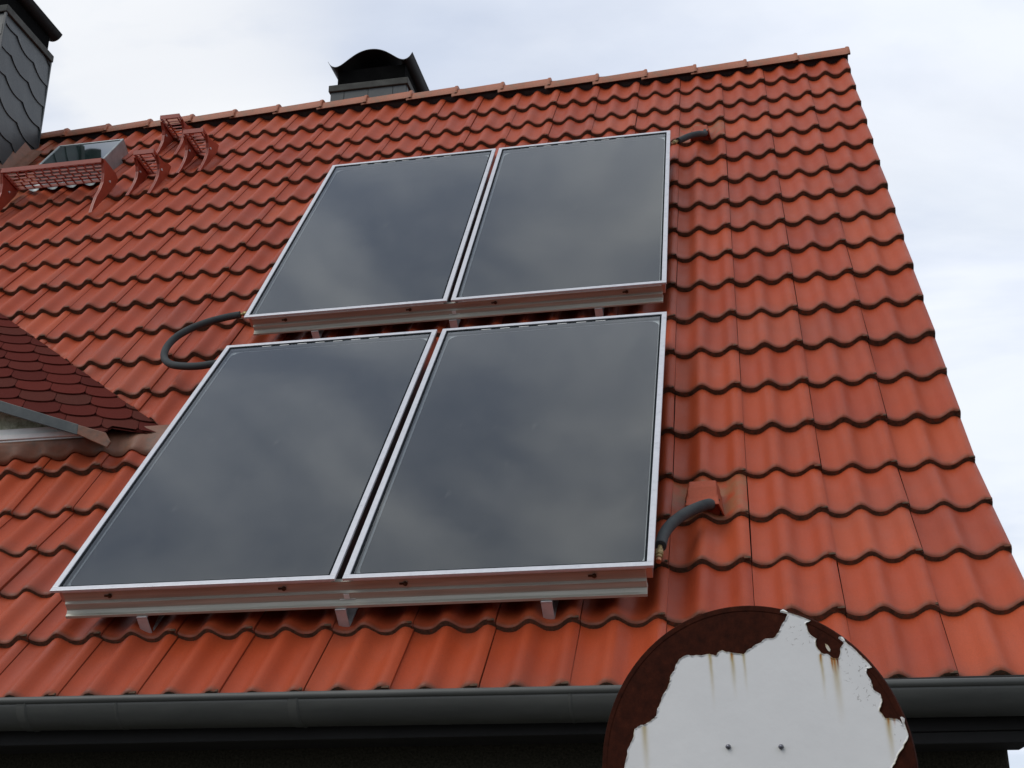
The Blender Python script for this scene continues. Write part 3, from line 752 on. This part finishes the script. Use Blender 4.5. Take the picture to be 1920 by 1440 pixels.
m.add(vs, [(i * 3 + j, i * 3 + j + 1, i * 3 + j + 4, i * 3 + j + 3) for i in range(nX) for j in range(2)], 0, True); m.build('apron', M_SKYF, sl, HI, None, False)
# flashing between chimney and skylight
m = MB(); vs = []
gx = [-6.376, -6.345, -6.32, -6.30, -6.28, -6.26, -6.24]; gs = [3.60, 3.85, 4.1, 4.35, 4.6, 4.82]
for x in gx:
    for s in gs: vs.append(PW(x, s, (0.10 if x == gx[0] else 0.022 + profile_h(x % 0.30) * (0 if x < -6.33 else 0.6)) + 0.004 * math.sin(s * 9 + x * 21)))
n = len(gs); m.add(vs, [(i * n + j, i * n + j + 1, (i + 1) * n + j + 1, (i + 1) * n + j) for i in range(len(gx) - 1) for j in range(n - 1)], 0, True)
m.build('lead_flashing', M_FLASH, house, HI, None, False)

# vent hoods in two tiles -----------------------------------------------------
def hood(x0, x1, sb, st, hb, z0, grille=True):
    m = MB()
    # tapered hood: low at the top end, open at the lower end
    lo = [(x0 - 0.010, sb, z0 - 0.038), (x1 + 0.012, sb, z0 - 0.038)]
    A_ = [PW(x0 - 0.012, sb, z0 - 0.03), PW(x0 + 0.004, sb - 0.012, z0 + hb), PW(x1 - 0.004, sb - 0.012, z0 + hb), PW(x1 + 0.014, sb, z0 - 0.03)]
    B_ = [PW(x0 + 0.004, st, z0 - 0.034), PW(x0 + 0.016, st, z0 + 0.006), PW(x1 - 0.016, st, z0 + 0.006), PW(x1 - 0.004, st, z0 - 0.034)]
    A2 = [PW(x0 - 0.003, sb + 0.002, z0 - 0.03), PW(x0 + 0.012, sb - 0.006, z0 + hb - 0.009), PW(x1 - 0.012, sb - 0.006, z0 + hb - 0.009), PW(x1 + 0.005, sb + 0.002, z0 - 0.03)]
    Bi = [p + PW(0, 0.12, 0) * 1.0 for p in A2]
    m.add(A_ + B_ + A2 + Bi, [(0, 1, 5, 4), (1, 2, 6, 5), (2, 3, 7, 6), (4, 5, 6, 7), (0, 1, 9, 8), (1, 2, 10, 9), (2, 3, 11, 10), (8, 9, 13, 12), (9, 10, 14, 13), (10, 11, 15, 14)])
    o = m.build('vent_hood', M_VENT, house, HI, 0.005, True)
    g_ = MB()
    if grille:
        for k in range(10):
            z = z0 - 0.030 + k * (hb + 0.02) / 10
            g_.box((x0 + 0.004, sb + 0.006, z), (x1 - 0.004, sb + 0.012, z + 0.0035), 0, WM)
        g_.box((x0 + 0.002, sb + 0.03, z0 - 0.034), (x1 - 0.002, sb + 0.034, z0 + hb - 0.012), 1, WM)
        g_.build('grille', [M_VENT, M_DARK], o, HI)
    return o
hood(-1.145, -1.008, -0.325, -0.135, 0.040, 0.038)
hood(-1.118, -1.004, 3.700, 3.880, 0.040, 0.0, True)

# ------------------------------------------------------------------ solar collectors
CW, CL = 1.1063, 2.061
upper_f = frame(-3.4743, 3.461, 0.1524, -0.002, 0.0026)
lower_f = frame(-3.4689, 1.1062, 0.1476, 0.0738, -0.0005)
# frame: x to the right, y up the slope, z out; origin = upper left corner of the left collector
def at(F, x, y=-CL, z=0.0): return F @ Matrix.Translation((x, y, z))
col_r = root('solar_collector', at(upper_f, 0), 'upper left flat solar collector above the curved black hose', 'solar collector', 'flat solar collectors on the red roof')
m = MB(); lip = 0.0235
def rect_ring(mb, x0, y0, x1, y1, w_, z0, z1, mi=0):
    mb.box((x0, y0, z0), (x1, y0 + w_, z1), mi); mb.box((x0, y1 - w_, z0), (x1, y1, z1), mi)
    mb.box((x0, y0 + w_ + 0.0002, z0), (x0 + w_, y1 - w_ - 0.0002, z1), mi); mb.box((x1 - w_, y0 + w_ + 0.0002, z0), (x1, y1 - w_ - 0.0002, z1), mi)
rect_ring(m, 0, 0, CW, CL, lip, -0.012, 0.0)
m.build('frame_lip', M_LIP, col_r, None, 0.0018)
m = MB(); rect_ring(m, 0.010, 0.036, CW - 0.010, CL - 0.010, 0.008, -0.080, -0.0122)
m.box((0.0185, 0.0445, -0.0805), (CW - 0.0185, CL - 0.0185, -0.074), 1); m.build('casing', [M_CASE, M_DARK], col_r, None, 0.002)  # underside coloured near-black to deepen the shade below the collector
m = MB(); rect_ring(m, lip + 0.0003, lip + 0.0003, CW - lip - 0.0003, CL - lip - 0.0003, 0.0085, -0.0115, -0.0040); m.build('gasket', M_GASKET, col_r)
gi = lip + 0.0084
m = MB(); m.add([(gi, gi, -0.0062), (CW - gi, gi, -0.0062), (CW - gi, CL - gi, -0.0062), (gi, CL - gi, -0.0062)], [(0, 1, 2, 3)]); m.build('glass_pane', M_GLASS, col_r, None, None, False)
m = MB(); m.box((gi - 0.004, gi - 0.004, -0.034), (CW - gi + 0.004, CL - gi + 0.004, -0.030)); m.build('tray', M_TRAY, col_r)
m = MB(); rr_ = 0.055; ab = []; e = gi + 0.0075
for cx, cy, a0 in ((CW - e - rr_, CL - e - rr_, 0), (e + rr_, CL - e - rr_, 90), (e + rr_, e + rr_, 180), (CW - e - rr_, e + rr_, 270)):
    for k in range(9):
        a = math.radians(a0 + k * 90 / 8); ab.append((cx + rr_ * math.cos(a), cy + rr_ * math.sin(a)))
m.prism(ab, 2, -0.0296, -0.0270)
m.build('absorber', M_ABS, col_r)
for k in range(7):
    x = 0.20 + 0.094 * k
    m = MB(); m.box((x, CL - gi - 0.0060, -0.0058), (x + 0.048, CL - gi - 0.0010, -0.0053)); m.build('glass_clip', M_MARK, col_r)
copy_thing(col_r, at(upper_f, CW + 0.0216), 'upper right flat solar collector nearest the top hose on the red tiles')
copy_thing(col_r, at(lower_f, 0), 'lower left flat solar collector with its corner beside the shingled dormer')
copy_thing(col_r, at(lower_f, CW + 0.0281), 'lower right flat solar collector nearest the rusty round sign')

# rails ---------------------------------------------------------------------
def make_rail(F, label, hookx, deep, hz, hook_deep):
    W2 = 2 * CW + 0.025
    r = root('mounting_rail', F @ Matrix.Translation((0, -CL, 0)), label, 'rail', 'aluminium rails carrying the solar collectors')
    k = deep / 0.095
    P = [(0.045, -0.034), (0.028, -0.034), (0.028, -0.034 - 0.038 * k), (0.019, -0.034 - 0.043 * k), (0.019, -0.034 - 0.070 * k), (0.007, -0.034 - 0.078 * k), (-0.004, -0.034 - 0.080 * k),
         (-0.004, -0.034 - 0.092 * k), (0.060, -0.034 - 0.092 * k), (0.060, -0.034 - 0.080 * k), (0.045, -0.034 - 0.078 * k)]
    m = MB(); m.prism(P, 0, 0.028, 2.208); m.build('rail_profile', M_RAIL, r, None, 0.0015)
    for x in (0.215, 0.897, 1.352, 2.03):
        m = MB(); z = -0.034 - 0.018 * k; pts_ = []
        m.tube([(x, 0.028, z), (x, 0.021, z)], 0.0085, 6); m.tube([(x, 0.0215, z), (x, 0.017, z)], 0.0048, 8)
        m.box((x - 0.022, 0.0245, z - 0.004), (x + 0.004, 0.0275, z + 0.003)); m.build('rusty_bolt', M_RUSTB, r)
    m = MB(); m.box((1.118, 0.0155, -0.034 - 0.066 * k), (1.138, 0.0188, -0.034 - 0.047 * k)); m.box((1.10, 0.0150, -0.034 - 0.068 * k), (1.158, 0.0186, -0.034 - 0.069 * k))
    m.build('rail_joint', M_WHITE, r)
    for x in hookx:
        m = MB(); zt = -0.034 - 0.093 * k; zb = zt - hz; w2 = 0.020
        m.prism([(-0.006, zt + 0.002), (-0.006, zb), (0.30, zb - hook_deep), (0.30, zb - hook_deep - 0.006), (-0.012, zb - 0.006), (-0.012, zt + 0.002)], 0, x - w2, x + w2)
        m.prism([(-0.012, zt - 0.0005), (0.05, zt - 0.0005), (0.05, zt - 0.006), (-0.012, zt - 0.006)], 0, x - w2 - 0.0003, x + w2 + 0.0003)
        m.build('roof_hook', M_GALV, r, None, 0.0012)
make_rail(upper_f, 'upper aluminium rail under the top pair of solar collectors', (0.37, 1.12, 1.88), 0.082, 0.040, 0.004)
make_rail(lower_f, 'lower aluminium rail with rusty bolts under the bottom pair of collectors', (0.334, 1.103, 1.855), 0.098, 0.075, 0.02)

# hoses -----------------------------------------------------------------------
def hose(pts_, rad, label, fit_pts, n=8):
    P = [PW(*p) for p in pts_]; base = P[0]
    r = root('insulated_hose', Matrix.Translation(base), label, 'hose', 'black insulated collector hoses')
    inv = Matrix.Translation(-base)
    m = MB(); m.tube(smoothpath(P, n), rad, 20); m.build('insulation', M_HOSE, r, inv)
    if fit_pts:
        Q = [PW(*p) for p in fit_pts]; m = MB(); d = Q[-1] - Q[0]
        m.tube([Q[0], Q[0] + d * 0.30], 0.0085, 14); m.tube([Q[0] + d * 0.28, Q[0] + d * 0.62], 0.0150, 6); m.tube([Q[0] + d * 0.60, Q[0] + d * 0.78], 0.0115, 14)
        m.build('brass_fitting', M_BRASS, r, inv)
        m = MB(); m.tube([Q[0] + d * 0.76, Q[-1]], 0.0095, 14); m.build('copper_stub', M_COPPER, r, inv)
    return r
hose([(-3.538, 1.525, .10), (-3.58, 1.518, .10), (-3.629, 1.504, .10), (-3.71, 1.470, .10), (-3.785, 1.420, .097), (-3.842, 1.355, .092), (-3.868, 1.285, .086), (-3.866, 1.205, .082), (-3.837, 1.130, .082),
      (-3.781, 1.066, .086), (-3.708, 1.027, .092), (-3.61, 1.000, .100), (-3.524, 1.000, .105), (-3.44, 1.01, .105)], 0.0195,
     'long curved black hose linking the upper and lower left collectors', [(-3.542, 1.526, .10), (-3.468, 1.538, .10)])
hose([(-1.046, -0.308, .055), (-1.053, -0.345, .085), (-1.085, -0.395, .112), (-1.136, -0.470, .142), (-1.182, -0.565, .172), (-1.208, -0.662, .20), (-1.216, -0.760, .226)], 0.0215,
     'short bent black hose from the lower vent hood to the lower right collector', [(-1.217, -0.765, .228), (-1.219, -0.865, .243)])
hose([(-1.030, 3.73, .015), (-1.035, 3.66, .030), (-1.068, 3.575, .066), (-1.124, 3.500, .088), (-1.165, 3.435, .098), (-1.196, 3.395, .104)], 0.0200,
     'short black hose at the upper vent hood beside the upper right collector', [(-1.196, 3.395, .104), (-1.240, 3.340, .108)])

# roof steps ------------------------------------------------------------------
def step_parts(r, width, depth, nbars, long_):
    # local frame: x right, y up the slope, z out of the roof; origin = lower end of the left bracket's foot
    hf = 0.215 if not long_ else 0.236; yf = 0.30 if not long_ else 0.41
    a = PITCH
    # tread frame: horizontal plane through the front edge (world horizontal)
    def T(x, d, z): # d = depth towards the house, z = up
        z -= 0.10 * d
        return Vector((x, yf + d * math.cos(a) + z * math.sin(a), hf - d * math.sin(a) + z * math.cos(a)))
    m = MB()
    def bar(p0, p1, wz, wd, x_=True):
        pass
    def tb_(x0, x1, d0, d1, z0, z1):
        vs = [T(x, d, z) for z in (z0, z1) for (x, d) in ((x0, d0), (x1, d0), (x1, d1), (x0, d1))]
        m.add(vs, [(0, 3, 2, 1), (4, 5, 6, 7), (0, 1, 5, 4), (1, 2, 6, 5), (2, 3, 7, 6), (3, 0, 4, 7)])
    tb_(0.004, width - 0.004, 0.0, 0.006, -0.030, 0.004)          # front lip
    tb_(0.004, width - 0.004, depth - 0.006, depth, -0.022, 0.0)
    tb_(0.004, 0.010, 0.006, depth - 0.006, -0.024, 0.0); tb_(width - 0.010, width - 0.004, 0.006, depth - 0.006, -0.024, 0.0)
    if long_:
        nr_ = 6
        for k in range(1, nr_):
            d = depth * k / nr_; wv_ = 0.012 if k in (1, 5) else 0.005
            tb_(0.010, width - 0.010, d - wv_ / 2, d + wv_ / 2, -0.012, 0.0)
        for k in range(nr_):
            n_ = int(width / 0.062)
            for j in range(1, n_):
                x = width * j / n_ + (0.031 if k in (1, 3) else 0.016 if k in (2,) else 0.0)
                if x < width - 0.02: tb_(x - 0.003, x + 0.003, depth * k / nr_ + 0.004, depth * (k + 1) / nr_ - 0.004, -0.011, -0.001)
    else:
        for k in range(1, nbars):
            d = depth * k / nbars; tb_(0.036, width - 0.036, d - 0.003, d + 0.003, -0.009, 0.0)
        for x in (0.036, width - 0.036): tb_(x - 0.003, x + 0.003, 0.006, depth - 0.006, -0.010, 0.001)
        for k in range(nbars * 1):
            d = depth * (k + 0.5) / nbars
            for x in (0.023, width - 0.023): tb_(x - 0.012, x + 0.012, d - 0.0025, d + 0.0025, -0.007, -0.001)
    m.build('tread', M_STEP, r)
    back = T(0, depth, 0)
    if long_:
        prof = [(0.0, 0.004), (0.06, 0.030), (0.14, 0.058), (0.23, 0.075), (0.30, 0.100), (0.355, 0.145), (0.40, 0.206), (yf - 0.004, hf), (yf + 0.03, hf - 0.02), (0.50, 0.120), (0.535, 0.060), (0.53, 0.015), (0.46, 0.000), (0.25, -0.004), (0.05, -0.006)]
    else:
        prof = [(0.0, 0.006), (0.08, 0.014), (0.16, 0.028), (0.22, 0.046), (0.262, 0.074), (0.285, 0.105), (0.296, 0.145), (0.300, 0.168), (0.325, 0.150), (0.36, 0.105), (0.395, 0.070), (0.44, 0.045), (0.475, 0.006), (0.40, -0.020), (0.20, -0.020), (0.03, -0.008)]
    for x in (0.0, width):
        m = MB(); m.prism(prof, 0, x - 0.002, x + 0.002)
        fl = prof[:8]; w_ = 0.011
        for (a0, b0), (a1, b1) in zip(fl, fl[1:]):
            m.add([(x - w_, a0, b0), (x + w_, a0, b0), (x + w_, a1, b1), (x - w_, a1, b1), (x - w_, a0 + .004, b0 - .003), (x + w_, a0 + .004, b0 - .003), (x + w_, a1 + .004, b1 - .003), (x - w_, a1 + .004, b1 - .003)],
                  [(0, 1, 2, 3), (7, 6, 5, 4), (0, 4, 5, 1), (3, 2, 6, 7), (1, 5, 6, 2), (0, 3, 7, 4)])
        br = m.build('bracket', M_STEP, r)
        m = MB(); q = (0.30, 0.055) if not long_ else (0.40, 0.06)
        m.tube([(x + 0.0021, q[0], q[1]), (x + 0.010, q[0], q[1])], 0.009, 6); m.build('bolt', M_GALV, br)
st = root('roof_step', frame(-5.078, 3.670, 0.0), 'lowest single red roof step, right beside the long walkway', 'roof step', 'single red roof steps')
step_parts(st, 0.165, 0.255, 7, False)
copy_thing(st, frame(-4.815, 4.005, 0.0), 'rightmost single red roof step, between the other two in height')
copy_thing(st, frame(-5.140, 4.395, 0.0), 'topmost single red roof step, close under the ridge tiles')
pl = root('roof_walkway', frame(-6.045, 3.425, 0.0), 'long red grated walkway platform in front of the skylight', 'roof walkway')
step_parts(pl, 0.790, 0.235, 6, True)

# ------------------------------------------------------------------ round sign
SC = Vector((-0.91885, -2.66909, -1.40193)); SN = Vector((-0.33956, -0.93592, -0.09359)).normalized()
SU = Vector((0, 0, 1)).cross(SN).normalized(); SW = SN.cross(SU)
SM = Matrix.Identity(4)
for i in range(3): SM[i][0] = SU[i]; SM[i][1] = SW[i]; SM[i][2] = SN[i]; SM[i][3] = SC[i]
sg = root('round_sign', Matrix.Translation((SC.x, SC.y, GROUND)), 'back of a round traffic sign, rusty brown with peeling white paint', 'sign')
SI = sg.matrix_world.inverted() @ SM
m = MB(); n = 128
rings = [(0.3, -0.010), (0.3, -0.001), (0.2985, 0.0), (0.291, 0.0), (0.289, -0.0012), (0.0, -0.0012)]
vs = []
for r, z in rings[:-1]: vs += [(r * math.cos(2 * math.pi * k / n), r * math.sin(2 * math.pi * k / n), z) for k in range(n)]
m.add(vs, [(i * n + k, i * n + (k + 1) % n, (i + 1) * n + (k + 1) % n, (i + 1) * n + k) for i in range(4) for k in range(n)], 0, False)
b0 = len(m.v) - n; m.f.append([b0 + k for k in range(n)]); m.m.append(0); m.sm.append(False)
m.f.append(list(range(n - 1, -1, -1))); m.m.append(0); m.sm.append(False)
m.build('disc', M_RUST, sg, SI)
PAINT = [(-0.2513, 0.0187), (-0.2423, 0.051), (-0.2341, 0.0641), (-0.2241, 0.0895), (-0.2162, 0.0937), (-0.2035, 0.096), (-0.1881, 0.103), (-0.1762, 0.1111), (-0.1729, 0.1237), (-0.1624, 0.1428), (-0.1453, 0.1674), (-0.1415, 0.181), (-0.1321, 0.1915), (-0.1191, 0.2125), (-0.1063, 0.2181), (-0.0942, 0.2168), (-0.0751, 0.2155), (-0.058, 0.2171), (-0.0445, 0.213), (-0.0373, 0.2203), (-0.0314, 0.2217), (-0.0199, 0.2178), (0.0098, 0.2108), (0.0248, 0.2203), (0.0372, 0.2268), (0.0503, 0.2332), (0.069, 0.2348), (0.0802, 0.2434), (0.0897, 0.2578), (0.1017, 0.2741), (0.0901, 0.2859), (0.1124, 0.2781), (0.1271, 0.2716), (0.1451, 0.2621), (0.1343, 0.2555), (0.1372, 0.2408), (0.1509, 0.2265), (0.1487, 0.216), (0.1568, 0.2011), (0.1691, 0.1976), (0.177, 0.1901), (0.1877, 0.1892), (0.192, 0.204), (0.1994, 0.2138), (0.1985, 0.2222), (0.195, 0.2289), (0.2061, 0.2132), (0.2178, 0.2063), (0.2248, 0.193), (0.2383, 0.1816), (0.2452, 0.1689), (0.2355, 0.1678), (0.2334, 0.1596), (0.2399, 0.1467), (0.2423, 0.1306), (0.2536, 0.1217), (0.2552, 0.1092), (0.2481, 0.094), (0.2567, 0.0811), (0.2709, 0.0793), (0.2808, 0.0768), (0.2845, 0.0676), (0.2899, 0.0834), (0.2926, 0.0672), (0.2904, 0.0437), (0.2817, 0.0306), (0.2682, 0.0136), (0.2579, -0.0018),
         (0.262, -0.04), (0.25, -0.09), (0.215, -0.15), (0.16, -0.20), (0.10, -0.225), (0.03, -0.24), (-0.05, -0.235), (-0.12, -0.21), (-0.18, -0.17), (-0.22, -0.11), (-0.235, -0.05), (-0.262, -0.01)]
def jag(P, it=2, amp=0.10):
    for _ in range(it):
        Q = []
        for i, p in enumerate(P):
            q = P[(i + 1) % len(P)]; Q.append(p); d = (q[0] - p[0], q[1] - p[1]); l = math.hypot(*d)
            if l > 0.004:
                o_ = rnd.uniform(-amp, amp); Q.append((p[0] + d[0] * .5 - d[1] * o_, p[1] + d[1] * .5 + d[0] * o_))
        P = Q
    return P
M_PAINT, t, b = mat('peeling_white_paint', (0.66, 0.67, 0.66), 0.55, 0, 0.35)
tc_ = t.nodes.new('ShaderNodeTexCoord'); SEP = t.nodes.new('ShaderNodeSeparateXYZ')
# paint mesh is built in its own sign frame, so object coordinates = sign coordinates
t.links.new(tc_.outputs['Object'], SEP.inputs[0]); PX, PY = SEP.outputs[0], SEP.outputs[1]
col = ramp(t, noise(t, 6, 5, 0.6), [(0.3, (0.77, 0.77, 0.755)), (0.7, (0.83, 0.83, 0.81))])
wob = mth(t, 'MULTIPLY', mth(t, 'SUBTRACT', noise(t, 30, 3), 0.5), 0.004)
def stain(x, y, wid, length, strong, tone):
    global col
    dx = mth(t, 'DIVIDE', mth(t, 'SUBTRACT', mth(t, 'ADD', PX, wob), x), wid)
    gx_ = mth(t, 'POWER', 2.718, mth(t, 'MULTIPLY', mth(t, 'MULTIPLY', dx, dx), -1.0))
    dy = mth(t, 'DIVIDE', mth(t, 'SUBTRACT', y, PY), length)
    up = mth(t, 'MULTIPLY', mth(t, 'ADD', mth(t, 'MULTIPLY', dy, length * 200), 1.0), 1.0, True)
    gy = mth(t, 'MULTIPLY', mth(t, 'SUBTRACT', 1.0, dy, True), up, True)
    f = mth(t, 'MULTIPLY', mth(t, 'MULTIPLY', mth(t, 'MULTIPLY', gx_, mth(t, 'POWER', gy, 1.6)), strong), mth(t, 'ADD', 0.55, noise(t, 40, 4, 0.6, None, (3, 0.4, 1))), True)
    col = mix(t, f, col, tone)
OR, YE, BR_ = (0.42, 0.16, 0.03), (0.48, 0.38, 0.17), (0.20, 0.06, 0.02)
for a in ((-0.0572, 0.216, .0035, .11, 0.95, YE), (-0.0137, 0.213, .0040, .09, 1.0, YE), (-0.0137, 0.213, .0018, .016, 1.3, OR), (0.0093, 0.211, .0030, .08, 0.8, YE), (0.1551, 0.197, .0032, .09, 1.05, YE), (0.1551, 0.197, .0014, .018, 1.4, OR),
          (0.1797, 0.190, .0060, .130, 1.0, YE), (0.1749, 0.190, .0018, .030, 1.8, OR), (0.1797, 0.190, .0018, .036, 1.9, OR), (0.1852, 0.190, .0016, .030, 1.7, BR_),
          (0.2612, 0.082, .0050, .10, 1.0, YE), (0.2612, 0.082, .0015, .022, 1.6, OR), (0.272, 0.081, .002, .016, 1.3, OR), (-0.2038, 0.092, .0060, .12, 0.8, YE),
          (-0.0366, 0.046, .012, .020, 0.22, (0.42, 0.42, 0.30)), (0.0641, 0.041, .012, .020, 0.22, (0.42, 0.42, 0.30))): stain(*a)
# flaking cracks near the right rim
vo = t.nodes.new('ShaderNodeTexVoronoi'); vo.feature = 'DISTANCE_TO_EDGE'; vo.inputs['Scale'].default_value = 75
nz = t.nodes.new('ShaderNodeTexNoise'); nz.inputs['Scale'].default_value = 60; t.links.new(tc_.outputs['Object'], nz.inputs['Vector'])
t.links.new(mix(t, 0.02, tc_.outputs['Object'], nz.outputs['Color']), vo.inputs['Vector'])
ck = ramp(t, vo.outputs['Distance'], [(0.0, 1.0), (0.05, 0.0)])
def blob(x, y, r):
    dx = mth(t, 'SUBTRACT', PX, x); dy = mth(t, 'SUBTRACT', PY, y)
    d = mth(t, 'SQRT', mth(t, 'ADD', mth(t, 'MULTIPLY', dx, dx), mth(t, 'MULTIPLY', dy, dy)))
    return mth(t, 'SUBTRACT', 1.0, mth(t, 'DIVIDE', d, r), True)
reg = mth(t, 'ADD', mth(t, 'ADD', blob(0.225, 0.165, 0.045), blob(0.232, 0.125, 0.03)), mth(t, 'ADD', blob(0.282, 0.055, 0.022), mth(t, 'ADD', blob(0.12, 0.235, 0.03), blob(0.20, 0.21, 0.02))))
gate = ramp(t, noise(t, 110, 3), [(0.54, 0.0), (0.64, 1.0)])
col = mix(t, mth(t, 'MULTIPLY', mth(t, 'MULTIPLY', ck, gate), mth(t, 'MULTIPLY', reg, 1.9, True), True), col, (0.10, 0.07, 0.04))
EA = attr(t, 'edge')
col = mix(t, mth(t, 'MULTIPLY', mth(t, 'POWER', EA[0], 2.5), ramp(t, noise(t, 45, 4), [(0.40, 0.10), (0.62, 0.85)])), col, (0.46, 0.36, 0.17))
t.links.new(col, b.inputs['Base Color']); bump(t, b, noise(t, 18, 4), 0.22, 0.004)
bm = bmesh.new(); P = jag(PAINT, 2, 0.10)
P = [(x * min(1, 0.2972 / math.hypot(x, y)), y * min(1, 0.2972 / math.hypot(x, y))) for x, y in P]
from mathutils.geometry import tessellate_polygon
Q = []
for i in range(len(P)):                    # drop points that crowd each other
    if not Q or math.hypot(P[i][0] - Q[-1][0], P[i][1] - Q[-1][1]) > 0.0012: Q.append(P[i])
P = Q; nP = len(P)
sgn = 1 if sum(P[i][0] * P[(i + 1) % nP][1] - P[(i + 1) % nP][0] * P[i][1] for i in range(nP)) > 0 else -1
inner = []
for i in range(nP):
    a, c_ = P[i - 1], P[(i + 1) % nP]; dx, dy = c_[0] - a[0], c_[1] - a[1]; l = math.hypot(dx, dy) or 1
    inner.append((P[i][0] - sgn * dy / l * 0.0032, P[i][1] + sgn * dx / l * 0.0032))
el = bm.verts.layers.float_color.new('edge')
vo_ = [bm.verts.new((x, y, 0.0006 + 0.0020 * rnd.random())) for x, y in P]
vi_ = [bm.verts.new((x, y, 0.0002)) for x, y in inner]
vb_ = [bm.verts.new((x, y, -0.0013)) for x, y in P]
for v in vo_ + vb_: v[el] = (1, 1, 1, 1)
for v in vi_: v[el] = (0, 0, 0, 1)
for i in range(nP):
    k2 = (i + 1) % nP
    bm.faces.new((vo_[i], vo_[k2], vi_[k2], vi_[i])); bm.faces.new((vb_[i], vb_[k2], vo_[k2], vo_[i]))
for tri in tessellate_polygon([[Vector((x, y, 0)) for x, y in inner]]):
    try: bm.faces.new([vi_[q_] for q_ in tri])
    except ValueError: pass
isl = [(0.1655, 0.2165), (0.1700, 0.2140), (0.1742, 0.2055), (0.1728, 0.2020), (0.1690, 0.2045)]
vv = [bm.verts.new((x, y, 0.0001)) for x, y in jag(isl, 1)]; bm.faces.new(vv)
me = bpy.data.meshes.new('peeling_paint'); bm.to_mesh(me); bm.free(); me.materials.append(M_PAINT)
po = bpy.data.objects.new('peeling_paint', me); COL.objects.link(po); po.parent = sg; po.matrix_local = SI
for x, y in ((-0.0366, 0.0477), (0.0641, 0.0428)):
    m = MB(); m.tube([(x, y, -0.001), (x, y, 0.004), (x, y, 0.0052), (x, y, 0.0058)], [0.0046, 0.0044, 0.0032, 0.001], 14); m.build('rivet', M_RIV, sg, SI)
pm = MB(); pc = SC - SN * 0.045
pm.tube([(pc.x, pc.y, GROUND), (pc.x, pc.y, SC.z + 0.12)], 0.030, 24); pm.build('post', M_GALV, sg, sg.matrix_world.inverted())
